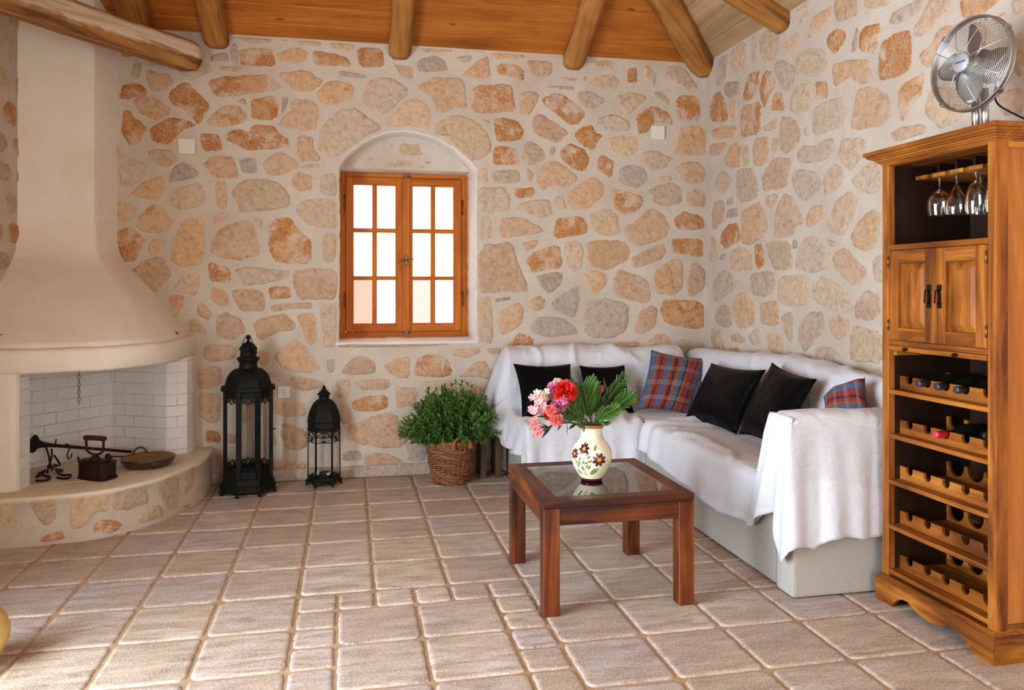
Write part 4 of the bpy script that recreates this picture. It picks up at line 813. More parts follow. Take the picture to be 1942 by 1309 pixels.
# chain hanging in the firebox
def link(bm, c, L, wd, r, ang, tilt=None, squash=1):
    pts = []
    for k in range(12):
        a = 2*pi*k/12; x = cos(a)*wd/2; z = sin(a)*L/2
        pts.append(Vector((x*cos(ang), x*sin(ang), z)))
    if tilt: pts = [tilt @ p for p in pts]
    tube(bm, [Vector(c)+p for p in pts], r, 6, closed=True)
t = root('hanging_chain', (-1.578, 5.150, 0.772), 'thin black chain hanging under the fireplace mantel', 'chain')
cxp = (-1.578, 5.150, 0.772); z = .862; i = 0; bm = NB()
while z > .60:
    link(bm, (cxp[0], cxp[1], z-.014), .030 if i % 2 == 0 else .022, .013, .0016, 0.3 if i % 2 == 0 else 1.8); z -= .022; i += 1
finish('chain_links', bm, IRON, t)

# ---- charcoal iron
t = root('charcoal_iron', (-1.36, 4.70, .2515), 'antique charcoal iron with wooden grip standing on the hearth', 'iron')
M = Matrix.Translation((-1.36, 4.70, .2515)) @ Matrix.Rotation(radians(-26), 4, 'Z')
def boat(L, W):
    pts = []
    for k in range(9): a = -pi/2+pi*k/8; pts.append((L*.5-.02+.02*cos(a), W/2*sin(a)))
    for k in range(1, 8):
        q = k/8; pts.append((L*.5-.02-(L-.02)*q, W/2*sqrt(max(0, 1-q**2.4))))
    pts.append((-L/2, 0))
    for k in range(7, 0, -1):
        q = k/8; pts.append((L*.5-.02-(L-.02)*q, -W/2*sqrt(max(0, 1-q**2.4))))
    return pts
bm = NB(); prism(bm, boat(.225, .12), 'z', 0, .012, M=M); prism(bm, boat(.212, .108), 'z', .012, .088, M=M)
finish('iron_body', bm, IRON, t)
bm = NB(); prism(bm, boat(.222, .118), 'z', .088, .095, M=M, bev=.002); prism(bm, boat(.17, .08), 'z', .095, .104, M=M, bev=.003)
tube(bm, [M @ Vector((-.105, 0, .09)), M @ Vector((-.112, 0, .112))], .006); sphere(bm, M @ Vector((.10, 0, .118)), .014); tube(bm, [M @ Vector((.10, 0, .095)), M @ Vector((.10, 0, .11))], .007)
lathe(bm, [(.03, .100), (.024, .115), (.012, .125), (.014, .135)], 14, M=M); finish('iron_lid', bm, IRON, t)
bm = NB()
tube(bm, [M @ Vector(p) for p in ((0, 0, .128), (-.03, 0, .135), (-.052, 0, .15), (-.056, 0, .175), (-.058, 0, .215))], .0065)
tube(bm, [M @ Vector(p) for p in ((0, 0, .128), (.03, 0, .135), (.052, 0, .15), (.055, 0, .175), (.056, 0, .215))], .0065)
finish('handle_bracket', bm, IRON, t)
bm = NB(); tube(bm, [M @ Vector(p) for p in ((-.068, 0, .218), (-.062, 0, .219), (-.03, 0, .221), (.03, 0, .221), (.062, 0, .219), (.068, 0, .218))], [.012, .0155, .0145, .0145, .0155, .012], 12)
finish('grip', bm, m_wood('dark_grip_wood', (.02, .006, .004), (.06, .015, .008), (.09, .025, .012)), t)
# ---- clay pan
t = root('clay_pan', (-1.15, 4.965, .2515), 'brown glazed clay pan with loop handle on the hearth', 'pan')
GL = simple('brown_glaze', (.045, .018, .008), .25); GLI = simple('ochre_glaze', (.20, .095, .022), .22)
bm = NB(); lathe(bm, [(0, 0), (.10, 0), (.128, .008), (.142, .028), (.150, .046), (.152, .052), (.147, .055), (.139, .050)], 40, -1.15, 4.965, .2515)
finish('pan_bowl', bm, GL, t)
bm = NB(); lathe(bm, [(.140, .051), (.130, .032), (.115, .018), (0, .013)], 40, -1.15, 4.965, .2515); finish('pan_inside', bm, GLI, t)
bm = NB(); a0 = radians(120); cc = Vector((-1.15+cos(a0)*.146, 4.965+sin(a0)*.146, .30)); tt = Vector((-sin(a0), cos(a0), 0)); oo = Vector((cos(a0), sin(a0), 0))
tube(bm, [cc+tt*(.036*cos(pi*k/10))+Vector((0, 0, .036*sin(pi*k/10)))+oo*(.01*sin(pi*k/10)) for k in range(11)], .0065); finish('pan_handle', bm, GL, t)
bm = NB(); a0 = radians(-60); cc = Vector((-1.15+cos(a0)*.15, 4.965+sin(a0)*.15, .285)); tt = Vector((-sin(a0), cos(a0), 0)); oo = Vector((cos(a0), sin(a0), 0))
tube(bm, [cc+tt*(.03*cos(pi*k/10))+oo*(.014*sin(pi*k/10))+Vector((0, 0, .006)) for k in range(11)], .0065); finish('pan_handle', bm, GL, t)
# ---- fire irons
A = Vector((-1.746, 4.930, 0.411)); B = Vector((-1.338, 5.355, .262)); dd = (B-A).normalized()
t = root('fire_blowpipe', (-1.55, 5.1, .2515), 'long iron blowpipe with flared end leaning in the firebox', 'blowpipe')
bm = NB(); pp = [A+dd*(s*(B-A).length) for s in (0, .015, .04, .08, .14, .22, .5, 1)]
tube(bm, pp, [.052, .040, .026, .018, .012, .010, .009, .009], 14); finish('pipe', bm, IRON, t)
t = root('fire_poker', (-1.2, 5.15, .2515), 'thin iron poker with round knob lying behind the charcoal iron', 'poker')
a, b = Vector((-1.402, 5.093, 0.290)), Vector((-1.12, 5.17, .262))
bm = NB(); tube(bm, [a, b], .0042); finish('rod', bm, IRON, t)
bm = NB(); sphere(bm, a, .0175); finish('knob', bm, IRON, t)
t = root('pot_hooks', (-1.62, 4.85, .2515), 'tangle of iron pot hooks and chain lying at the left of the hearth', 'hooks')
def hook(pts, r=.0055, nm='hook'):
    bm = NB(); tube(bm, smooth3(pts), [r]*0 or r, 7); finish(nm, bm, IRON, t)
def smooth3(P, it=2):
    P = [Vector(p) for p in P]
    for _ in range(it):
        Q = [P[0]]
        for a, b in zip(P, P[1:]): Q += [a*.75+b*.25, a*.25+b*.75]
        Q.append(P[-1]); P = Q
    return P
hook([(-1.660, 4.860, 0.404), (-1.646, 4.860, 0.362), (-1.631, 4.840, 0.312), (-1.607, 4.800, 0.282)])
hook([(-1.637, 4.880, 0.387), (-1.624, 4.850, 0.345), (-1.633, 4.820, 0.302), (-1.624, 4.780, 0.275)])
hook([(-1.668, 4.747, 0.262), (-1.665, 4.821, 0.262), (-1.619, 4.749, 0.262), (-1.597, 4.745, 0.262), (-1.579, 4.668, 0.262), (-1.606, 4.650, 0.262), (-1.639, 4.657, 0.262)], .0065)
hook([(-1.619, 4.893, 0.270), (-1.569, 4.789, 0.262), (-1.526, 4.755, 0.262), (-1.500, 4.774, 0.262), (-1.482, 4.684, 0.262), (-1.512, 4.678, 0.262), (-1.554, 4.711, 0.262)], .0065)
hook([(-1.630, 4.900, 0.347), (-1.598, 4.860, 0.324), (-1.571, 4.820, 0.308), (-1.590, 4.820, 0.303), (-1.608, 4.820, 0.315)])
hook([(-1.600, 4.970, 0.388), (-1.575, 4.970, 0.394), (-1.570, 4.970, 0.372), (-1.587, 4.970, 0.336), (-1.581, 4.970, 0.306), (-1.564, 4.970, 0.317), (-1.561, 4.970, 0.341)], .004)
hook([(-1.649, 4.990, 0.423), (-1.650, 4.970, 0.387), (-1.612, 4.970, 0.377), (-1.587, 4.970, 0.397)], .004)
bm = NB(); rr = random.Random(4)
for k in range(13):
    q = k/12; p = Vector((-1.687, 4.838, 0.262)).lerp(Vector((-1.583, 4.881, 0.262)), q); p.z += .012*sin(q*pi)+(.02 if 4 < k < 9 else 0)*rr.random()
    link(bm, p, .026, .015, .0028, rr.random()*3, Matrix.Rotation(rr.uniform(.8, 1.6), 3, 'X'))
finish('chain', bm, IRON, t)
# pebble and ornament on the mantel shelf
bm = NB(); b = NB(); bmesh.ops.create_icosphere(b, subdivisions=3, radius=.022)
for v in b.verts: v.co = Vector((v.co.x*.7, v.co.y*.8, v.co.z*1.05+v.co.x*.2))*(1+nz(*v.co, 40)*.25); 
pb = (-1.053, 5.300, 0.977)
merge(bm, b, M=Matrix.Translation((pb[0], pb[1]-.06, 1.003)))
q = N('shell_dark'); v = q.co(); q.set(Base__Color=q.ramp(q.noise(v, 60, 4), (.4, (.03, .02, .06)), (.55, (.12, .10, .16)), (.7, (.35, .22, .10))), Roughness=.3)
for f in bm.faces: f.smooth = True
finish('pebble', bm, q.m, loc=(pb[0], pb[1]-.06, .985), label='small dark violet pebble at the right end of the fireplace mantel', cat='pebble')
bm = NB(); po = ((-1.774, 4.560, 1.012))
for k in range(5):
    a = 2*pi*k/5+pi/2; a2 = a+2*pi/10; 
star = []
for k in range(10):
    a = 2*pi*k/10+.1; r_ = .075 if k % 2 == 0 else .032; star.append((po[0]-.062+r_*cos(a), 1.045+r_*sin(a)))
prism(bm, star, 'y', 4.56, 4.575, bev=.003)
finish('star_ornament', bm, simple('red_lacquer', (.42, .012, .010), .4), loc=(po[0]-.062, 4.565, .983), label='pointed red ornament on the mantel at the left picture edge', cat='ornament')

# ================================================================ LANTERNS
LG = m_glass('lantern_glass', (.95, .95, .94), .02, .03)
def prismring(bm, n, R0, z0, R1, z1, rot, cx, cy, th=None, smooth=False):
    lathe(bm, [(R0, z0), (R1, z1)], n, cx, cy, 0, smooth=smooth, rot=rot)
def big_lantern():
    cx, cy = -.622, 5.255; rot = radians(29.6); n = 8
    t = root('floor_lantern', (cx, cy, 0), 'tall black octagonal metal lantern with domed top, next to the fireplace', 'lantern')
    V = lambda R_, k, z: Vector((cx+R_*cos(2*pi*k/n+rot), cy+R_*sin(2*pi*k/n+rot), z))
    bm = NB()
    lathe(bm, [(0, .018), (.168, .018), (.176, .03), (.176, .060), (.166, .072), (.162, .095), (.158, .10), (.158, .108), (.14, .112), (0, .112)], n, cx, cy, 0, smooth=False, rot=rot)
    for k in range(n):
        p = V(.172, k, 0); tube(bm, [p*1.0, p+Vector((0, 0, .03))], [.010, .016], 6)
    finish('base', bm, OLDM, t)
    for k in range(n):
        bm = NB(); p = V(.150, k, .10); q = V(.150, k, .665)
        d = Vector((cos(2*pi*k/n+rot), sin(2*pi*k/n+rot), 0)); s = Vector((-d.y, d.x, 0))
        b = NB(); bmesh.ops.create_cube(b, size=1)
        for v in b.verts: v.co = (p+q)/2+d*(v.co.x*.012)+s*(v.co.y*.030)+Vector((0, 0, v.co.z*.565))
        merge(bm, b); finish('post', bm, OLDM, t)
    for k in range(n):
        a, b_ = V(.147, k, 0), V(.147, k+1, 0)
        bm = NB(); f = bm.faces.new([bm.verts.new((a.x, a.y, .11)), bm.verts.new((b_.x, b_.y, .11)), bm.verts.new((b_.x, b_.y, .65)), bm.verts.new((a.x, a.y, .65))])
        finish('glass_pane', bm, LG, t)
        # pierced scalloped trim, top hanging and bottom rising
        bm = NB(); e = (b_-a); L = e.length; e.normalize(); nrm = Vector((e.y, -e.x, 0)); o_ = nrm*.004
        def pt(s, z): return a+e*s+o_+Vector((0, 0, z))
        tp = .645; bmB = NB()
        b2 = NB(); vs = [b2.verts.new(pt(0, tp-.038)), b2.verts.new(pt(L, tp-.038)), b2.verts.new(pt(L, tp)), b2.verts.new(pt(0, tp))]; b2.faces.new(vs); merge(bm, b2)
        b2 = NB(); vs = [b2.verts.new(pt(0, .11)), b2.verts.new(pt(L, .11)), b2.verts.new(pt(L, .150)), b2.verts.new(pt(0, .150))]; b2.faces.new(vs); merge(bmB, b2)
        for (c, w_, h_) in ((.5, .034, .034), (.22, .022, .024), (.78, .022, .024), (.03, .018, .014), (.97, .018, .014)):
            for sg, z0 in ((-1, tp-.036), (1, .150)):
                arc = [pt(L*c+w_*.8*cos(pi*k2/8), z0+sg*h_*(sin(pi*k2/8)**.8)) for k2 in range(9)]
                bq = bm if sg < 0 else bmB
                tube(bq, arc, .0032, 5, caps=False)
                tube(bq, [pt(L*c, z0+sg*h_*.9), pt(L*c, z0+sg*(h_+.010))], [.006, .001], 5)
                tube(bq, [pt(L*c+w_*.35*cos(2*pi*k2/8), z0+sg*(h_*.45+w_*.3*sin(2*pi*k2/8))) for k2 in range(8)], .0025, 5, closed=True)
        finish('upper_trim', bm, OLDM, t); finish('lower_trim', bmB, OLDM, t)
    bm = NB(); lathe(bm, [(.155, .640), (.158, .648), (.176, .652), (.176, .672), (.156, .674)], n, cx, cy, 0, smooth=False, rot=rot)
    pr = [(.154, .674)]+[(.150-.095*(1-cos(pi/2*q)), .674+.112*sin(pi/2*q)) for q in (.15, .3, .45, .6, .75, .9, 1)]
    lathe(bm, pr, n, cx, cy, 0, smooth=False, rot=rot)
    finish('dome', bm, OLDM, t)
    for k in range(n):
        pass
    bm = NB(); lathe(bm, [(.056, .780), (.058, .80), (.054, .806), (.056, .822), (.066, .838), (.073, .846), (.070, .852), (.048, .862), (.046, .866), (.046, .898), (.056, .902), (.058, .906), (.050, .920), (.036, .938), (.018, .950), (.009, .956)], 24, cx, cy, 0)
    for k in range(14):
        a = 2*pi*k/14; box(bm, -.0005, .0012, -.0035, .0035, -.010, .010, M=Matrix.Translation((cx+.0462*cos(a), cy+.0462*sin(a), .882)) @ Matrix.Rotation(a, 4, 'Z'), mat=1)
    finish('neck', bm, [OLDM, BLACKP], t)
    bm = NB(); lathe(bm, [(.006, .954), (.012, .960), (.007, .966), (.012, .972), (.0155, .982), (.014, .992), (0, .998)], 16, cx, cy, 0); finish('finial', bm, OLDM, t)
    bm = NB(); tube(bm, smooth3([(cx-.045, cy-.02, .865), (cx-.042, cy-.02, .90), (cx-.026, cy-.014, .965), (cx-.012, cy-.01, .990), (cx+.012, cy-.008, .990), (cx+.024, cy-.01, .955), (cx+.05, cy-.018, .905), (cx+.054, cy-.02, .89), (cx+.048, cy-.02, .868)]), .003, 6); finish('handle', bm, OLDM, t)
    bm = NB(); tube(bm, [V(.158, 7, .40), V(.158, 7, .40)+Vector((.02, -.004, 0))], .004, 6); finish('latch', bm, OLDM, t)
big_lantern()
def small_lantern():
    cx, cy = -.155, 5.345; n = 6; rot = radians(1.5)
    t = root('floor_lantern', (cx, cy, 0), 'smaller black hexagonal lantern with pierced roof, standing below the socket and window', 'lantern')
    V = lambda R_, k, z: Vector((cx+R_*cos(2*pi*k/n+rot), cy+R_*sin(2*pi*k/n+rot), z))
    bm = NB(); lathe(bm, [(0, .030), (.108, .030), (.112, .036), (.106, .046), (.106, .058), (.110, .062), (.100, .066), (0, .066)], n, cx, cy, 0, smooth=False, rot=rot)
    for k in range(n):
        p = V(.108, k, 0); d = (p-Vector((cx, cy, 0))).normalized(); tube(bm, [p+d*.004, p+Vector((0, 0, .036))], [.007, .012], 6)
        a, b_ = V(.104, k, .028), V(.104, k+1, .028)
        tube(bm, [a.lerp(b_, q)+Vector((0, 0, -.012*abs(sin(2*pi*q)))) for q in [i/12 for i in range(13)]], .004, 5)
    finish('base', bm, OLDM, t)
    for k in range(n):
        bm = NB(); tube(bm, [V(.102, k, .06), V(.102, k, .375)], .0075 if k in (4, 5) else .004, 6); finish('post', bm, OLDM, t)
        a, b_ = V(.098, k, 0), V(.098, k+1, 0)
        bm = NB(); bm.faces.new([bm.verts.new((a.x, a.y, .066)), bm.verts.new((b_.x, b_.y, .066)), bm.verts.new((b_.x, b_.y, .37)), bm.verts.new((a.x, a.y, .37))]); finish('glass_pane', bm, LG, t)
        bm = NB(); e = b_-a; L = e.length; e.normalize(); o_ = Vector((e.y, -e.x, 0))*.004
        def pt(s, z): return a+e*(s*L)+o_+Vector((0, 0, z))
        tube(bm, [pt(0, .288), pt(1, .288)], .003, 5); tube(bm, [pt(.5, .288), pt(.5, .345)], .0022, 5)
        for s in (-1, 1): tube(bm, [pt(.5, .290), pt(.5+s*.36, .335)], .0022, 5); tube(bm, [pt(.5, .29), pt(.5+s*.44, .308)], .002, 5)
        tube(bm, [pt(.5+.45*cos(pi*q/10), .318+.034*sin(pi*q/10)) for q in range(11)], .0035, 5)
        b2 = NB(); vs = [b2.verts.new(pt(0, .355)), b2.verts.new(pt(1, .355)), b2.verts.new(pt(1, .375)), b2.verts.new(pt(0, .375))]; b2.faces.new(vs); merge(bm, b2)
        finish('trim', bm, OLDM, t)
    bm = NB(); lathe(bm, [(.104, .372), (.110, .376), (.104, .380), (.104, .414), (.111, .418), (.107, .424)], n, cx, cy, 0, smooth=False, rot=rot)
    for k in range(n):
        a, b_ = V(.1042, k, .397), V(.1042, k+1, .397); d = ((a+b_)/2-Vector((cx, cy, .397))).normalized(); ang = atan2(d.y, d.x)
        for q in (.14, .32, .5, .68, .86): box(bm, -.0003, .001, -.0045, .0045, -.010, .010, M=Matrix.Translation(a.lerp(b_, q)) @ Matrix.Rotation(ang, 4, 'Z'), mat=1)
    pr = [(.107, .424), (.103, .45), (.094, .485), (.080, .518), (.062, .545), (.044, .560), (.036, .563)]
    lathe(bm, pr, n, cx, cy, 0, smooth=False, rot=rot)
    # flat black spades painted for the dark of piercings in each roof face
    for k in range(n):
        am = 2*pi*(k+.5)/n+rot; d = Vector((cos(am), sin(am), 0)); s = Vector((-d.y, d.x, 0)); ap = cos(pi/n)
        def rp(z):
            for (r0, z0), (r1, z1) in zip(pr, pr[1:]):
                if z <= z1: return (r0+(r1-r0)*(z-z0)/(z1-z0))*ap
            return pr[-1][0]*ap
        for (ox, oz, rx, rz) in ((0, .500, .010, .013), (-.007, .488, .008, .008), (.007, .488, .008, .008), (0, .474, .004, .010)):
            b2 = NB(); vs = [b2.verts.new(Vector((cx, cy, 0))+d*(rp(oz+rz*sin(a_))+.0012)+s*(ox+rx*cos(a_))+Vector((0, 0, oz+rz*sin(a_)))) for a_ in [2*pi*i/12 for i in range(12)]]
            b2.faces.new(vs); merge(bm, b2, mat=1)
    finish('roof', bm, [OLDM, BLACKP], t)
    bm = NB(); lathe(bm, [(.034, .560), (.033, .566), (.033, .588), (.045, .592), (.043, .598), (.026, .612), (.016, .622), (.010, .632), (.012, .640), (.006, .648), (0, .658)], 20, cx, cy, 0)
    for k in range(10):
        a = 2*pi*k/10; box(bm, -.0005, .0012, -.003, .003, -.007, .007, M=Matrix.Translation((cx+.033*cos(a), cy+.033*sin(a), .578)) @ Matrix.Rotation(a, 4, 'Z'), mat=1)
    finish('cap', bm, [OLDM, BLACKP], t)
    bm = NB(); tube(bm, [(cx+.03*cos(pi*k/12), cy-.012, .60+.038*sin(pi*k/12)) for k in range(13)], .002, 5); finish('handle', bm, OLDM, t)
    lab = ['front left', 'front right', 'back left', 'back right']
    for i, (dx, dy) in enumerate(((-.045, -.035), (.03, -.042), (-.04, .04), (.05, .03))):
        tl = root('tealight', (cx+dx, cy+dy, .066), 'small white tealight candle at the %s inside the small lantern' % lab[i], 'candle', 'tealights in the small lantern')
        bm = NB(); lathe(bm, [(0, 0), (.019, 0), (.019, .014), (.0175, .014), (.0172, .011)], 18, cx+dx, cy+dy, .0665); finish('cup', bm, STEEL, tl)
        bm = NB(); lathe(bm, [(.0172, .011), (0, .012)], 18, cx+dx, cy+dy, .0665); tube(bm, [(cx+dx, cy+dy, .078), (cx+dx, cy+dy, .084)], .0008, 4); finish('wax', bm, simple('wax', (.75, .72, .66), .5), tl)
small_lantern()

# ================================================================ BASKET AND SHRUB
def basket():
    cx, cy, H_ = .672, 5.235, .285; r0, r1 = .112, .172
    t = root('wicker_basket', (cx, cy, 0), 'round brown wicker basket with wooden handles holding a green shrub', 'basket')
    q = N('wicker'); at = q.n('Attribute', _attribute_name='Col'); v = q.co(); a = q.noise(v, 30, 3)
    col = q.mix(at.outputs['Fac'], (.20, .062, .020), (.36, .14, .048)); col = q.mix(q.ramp(a, (.4, 0), (.7, .5)), col, (.10, .03, .012)); q.set(Base__Color=col, Roughness=.45); WK = q.m
    rad = lambda z: r0+(r1-r0)*(z/H_)**.85
    bm = NB(); cl = bm.verts.layers.float_color.new('Col')
    ns = 26; rows = 27; seg = ns*6; rr = random.Random(8)
    for r in range(rows):
        z = .008+(H_-.03)*r/(rows-1); tone = rr.random()
        pts = []
        for k in range(seg):
            a = 2*pi*k/seg; ph = a*ns/2+(pi if r % 2 else 0)
            R_ = rad(z)+.0042*sin(ph*1.0)
            pts.append((cx+R_*cos(a), cy+R_*sin(a), z+.006*sin(a*2+r*.35)+.0035*sin(a*5+r)))
        n0 = len(bm.verts); tube(bm, pts, .0048, 5, closed=True); bm.verts.ensure_lookup_table()
        for v in bm.verts[n0:]: v[cl] = (tone, tone, tone, 1)
    finish('weave', bm, WK, t)
    bm = NB(); cl = bm.verts.layers.float_color.new('Col')
    for k in range(ns):
        a = 2*pi*(k+.5)/ns; tube(bm, [(cx+rad(z)*cos(a), cy+rad(z)*sin(a), z) for z in (.0, .07, .14, .21, H_)], .0042, 5)
    for v in bm.verts: v[cl] = (.4, .4, .4, 1)
    finish('stakes', bm, WK, t)
    bm = NB(); cl = bm.verts.layers.float_color.new('Col')
    for j, (zz, ro) in enumerate(((H_-.016, .004), (H_-.004, .007), (H_+.004, 0))):
        for s in range(3):
            tube(bm, [(cx+(r1+ro+.006*sin(k*2*pi/150*24+s*2.09))*cos(2*pi*k/150), cy+(r1+ro+.006*sin(k*2*pi/150*24+s*2.09))*sin(2*pi*k/150), zz+.006*cos(k*2*pi/150*24+s*2.09)) for k in range(150)], .005, 5, closed=True)
    for i, v in enumerate(bm.verts): v[cl] = ((i//750 % 3)*.35,)*3+(1,)
    finish('braided_rim', bm, WK, t)
    bm = NB(); lathe(bm, [(0, .012), (r0-.006, .012), (r1-.008, H_-.01)], 30, cx, cy, 0); finish('liner', bm, simple('liner_dark', (.03, .018, .010), .9), t)
    HW = m_wood('handle_wood', (.20, .05, .015), (.32, .10, .03), (.42, .16, .05))
    for a0 in (radians(-74), radians(106)):
        c = Vector((cx+r1*cos(a0), cy+r1*sin(a0), H_-.012)); s = Vector((-sin(a0), cos(a0), 0)); o_ = Vector((cos(a0), sin(a0), 0))
        bm = NB(); tube(bm, [c+o_*.010+s*(.062*cos(pi*k/14))+Vector((0, 0, .054*sin(pi*k/14))) for k in range(15)], .0095, 8); h = finish('handle', bm, HW, t)
        bm = NB(); cl = bm.verts.layers.float_color.new('Col')
        for sg in (-1, 1):
            for k in range(6): tube(bm, [c+o_*.010+s*(sg*.060)+Vector((0, 0, -.014+k*.006))+(o_*cos(q)+s*sin(q))*.0125+Vector((0, 0, .002*sin(q))) for q in [2*pi*i/10 for i in range(10)]], .003, 5, closed=True)
        for v in bm.verts: v[cl] = (.9, .9, .9, 1)
        finish('handle_binding', bm, WK, h)
    return cx, cy, H_
bx_, by_, bh_ = basket()
def leafmat(name, a, b, back):
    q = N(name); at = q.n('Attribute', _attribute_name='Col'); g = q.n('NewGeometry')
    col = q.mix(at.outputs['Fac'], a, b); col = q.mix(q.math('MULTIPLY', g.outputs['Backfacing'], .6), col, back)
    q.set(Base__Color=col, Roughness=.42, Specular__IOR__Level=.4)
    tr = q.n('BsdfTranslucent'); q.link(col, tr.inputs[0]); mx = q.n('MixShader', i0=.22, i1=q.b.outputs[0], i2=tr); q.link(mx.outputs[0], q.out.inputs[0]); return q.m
LEAF = leafmat('shrub_leaf', (.022, .075, .008), (.13, .30, .035), (.12, .24, .06))
def leaf(bm, cl, p, d, up, L, W, tone, curl=.15):
    d = d.normalized(); s = d.cross(up)
    if s.length < 1e-3: s = d.cross(Vector((1, 0, 0)))
    s.normalize(); u = s.cross(d)
    pr = [(0, 0, 0), (.28, .75, .0), (.6, 1, -.02), (.85, .55, -.06), (1, 0, -curl)]
    mid = [bm.verts.new(p+d*(L*a)+u*(L*c-W*.18*b)) for a, b, c in pr]
    lf = [bm.verts.new(p+d*(L*a)+s*(W/2*b)+u*(L*c)) for a, b, c in pr[1:4]]; rt = [bm.verts.new(p+d*(L*a)-s*(W/2*b)+u*(L*c)) for a, b, c in pr[1:4]]
    for v in mid+lf+rt: v[cl] = (tone, tone, tone, 1)
    for sd in (lf, rt):
        o = sd is rt
        fs = [[mid[0], mid[1], sd[0]], [mid[1], mid[2], sd[1], sd[0]], [mid[2], mid[3], sd[2], sd[1]], [mid[3], mid[4], sd[2]]]
        for f in fs: bm.faces.new(f if o else f[::-1])
def shrub():
    t = root('shrub', (bx_, by_, bh_-.03), 'dense green leafy shrub growing out of the wicker basket', 'plant')
    rr = random.Random(12); bm = NB(); cl = bm.verts.layers.float_color.new('Col'); tw = NB()
    c0 = Vector((bx_, by_, bh_-.04))
    for i in range(470):
        a = rr.uniform(0, 2*pi); e = radians(rr.choice([rr.uniform(3, 30), rr.uniform(5, 60), rr.uniform(25, 88)]))
        R_ = rr.uniform(.21, .30)*(1.24 if cos(a) > .4 else 1.16 if cos(a) < -.4 else .95)*(1.0 if e < 1.0 else 1.10)
        st = c0+Vector((cos(a), sin(a), 0))*rr.uniform(.02, .11)
        tip = c0+Vector((cos(a)*cos(e)*R_, sin(a)*cos(e)*R_*.80, .035+sin(e)*R_*.98))
        mid = st.lerp(tip, .5)+Vector((0, 0, .035)); pts = [st.lerp(mid, q).lerp(mid.lerp(tip, q), q) for q in [k/7 for k in range(8)]]
        tube(tw, pts, [.0022]*5+[.0016]*3, 4, caps=False)
        base = rr.uniform(.1, .75)
        for k in range(3, 8):
            d = (pts[k]-pts[k-1]).normalized()
            for m in range(4 if k < 7 else 5):
                ph = m*pi/2+k*.8+rr.uniform(-.3, .3); s = d.cross(Vector((.3, .2, 1))).normalized(); u = d.cross(s)
                ld = (d*.75+(s*cos(ph)+u*sin(ph))*.75).normalized()
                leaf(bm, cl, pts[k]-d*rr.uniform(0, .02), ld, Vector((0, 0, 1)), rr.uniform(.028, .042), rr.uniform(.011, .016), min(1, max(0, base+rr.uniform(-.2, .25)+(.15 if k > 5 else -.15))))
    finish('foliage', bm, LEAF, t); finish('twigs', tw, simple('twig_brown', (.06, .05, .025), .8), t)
shrub()
# small stool between basket and sofa
t = root('wooden_stool', (.93, 5.33, 0), 'low rustic wooden stool in the shade between the wicker basket and the sofa end', 'stool')
DW = m_wood('weathered_stool_wood', (.05, .025, .012), (.10, .055, .028), (.15, .09, .05), 'z')
bm = NB(); box(bm, .872, 1.035, 5.27, 5.465, .28, .305, .004); finish('stool_seat', bm, DW, t)
for lx, ly in ((1.005, 5.30), (.90, 5.30), (1.005, 5.44), (.90, 5.44)):
    bm = NB(); box(bm, lx-.019, lx+.019, ly-.019, ly+.019, 0, .2805, .002); finish('leg', bm, DW, t)

# ================================================================ CORNER SOFA
SX, SYB = 1.82, 4.68      # front faces of the two wings
t = root('corner_sofa', (2.1, 4.6, 0), 'L shaped beige upholstered corner sofa in the corner of the two stone walls', 'sofa')
sofa = t
bm = NB(); box(bm, SX, 2.60, 3.120, SYB+.0, .012, .400, .012, seg=2); finish('long_base', bm, UPHOL, t)
bm = NB(); box(bm, 1.09, 2.60, SYB+.004, 5.46, .012, .400, .012, seg=2); finish('short_base', bm, UPHOL, t)
bm = NB(); box(bm, SX-.008, 2.60, 2.968, 3.104, .006, .735, .014, seg=2); finish('armrest', bm, UPHOL, t)
bm = NB(); prism(bm, [(SX+.004, 3.112), (2.36, 3.112), (2.36, 5.22), (1.10, 5.22), (1.10, SYB+.008), (SX+.004, SYB+.008)], 'z', .402, .442, bev=.012); finish('seat_cushion', bm, UPHOL, t)
bm = NB(); prism(bm, [(2.39, .442), (2.585, .402), (2.585, .80), (2.47, .80), (2.43, .77)], 'y', 3.112, 5.42, bev=.01); finish('backrest', bm, UPHOL, t)
bm = NB(); prism(bm, [(5.25, .442), (5.45, .402), (5.45, .80), (5.34, .80), (5.30, .77)], 'x', 1.10, 2.38, bev=.01); finish('backrest', bm, UPHOL, t)

def cloth(name, grid, uvs, label, group=None, thick=.004, merge_d=None, hem=True):
    """grid: list of patches, each a 2D list of Vectors with matching uv lists"""
    bm = NB(); uvl = bm.loops.layers.uv.verify(); vuv = {}
    for G, U in zip(grid, uvs):
        V = [[bm.verts.new(p) for p in row] for row in G]
        for i in range(len(V)-1):
            for j in range(len(V[0])-1):
                f = bm.faces.new([V[i][j], V[i][j+1], V[i+1][j+1], V[i+1][j]]); f.smooth = True
                for l, (a, b) in zip(f.loops, ((i, j), (i, j+1), (i+1, j+1), (i+1, j))): l[uvl].uv = U[a][b]
    if merge_d: bmesh.ops.remove_doubles(bm, verts=bm.verts[:], dist=merge_d)
    o = finish(name, bm, CLOTH, loc=(1.9, 4.0, .45), label=label, cat='throw', group=group)
    md = o.modifiers.new('thick', 'SOLIDIFY'); md.thickness = thick; md.offset = 1.0
    return o
def interp(P, s):
    for a, b in zip(P, P[1:]):
        if s <= b[0]:
            k = (s-a[0])/(b[0]-a[0]); k = k*k*(3-2*k) if False else k
            return tuple(a[i]+(b[i]-a[i])*k for i in range(1, len(a)))
    return P[-1][1:]
def arcl(P):
    s = [0]
    for a, b in zip(P, P[1:]): s.append(s[-1]+sqrt(sum((a[i]-b[i])**2 for i in range(len(a)))))
    return s
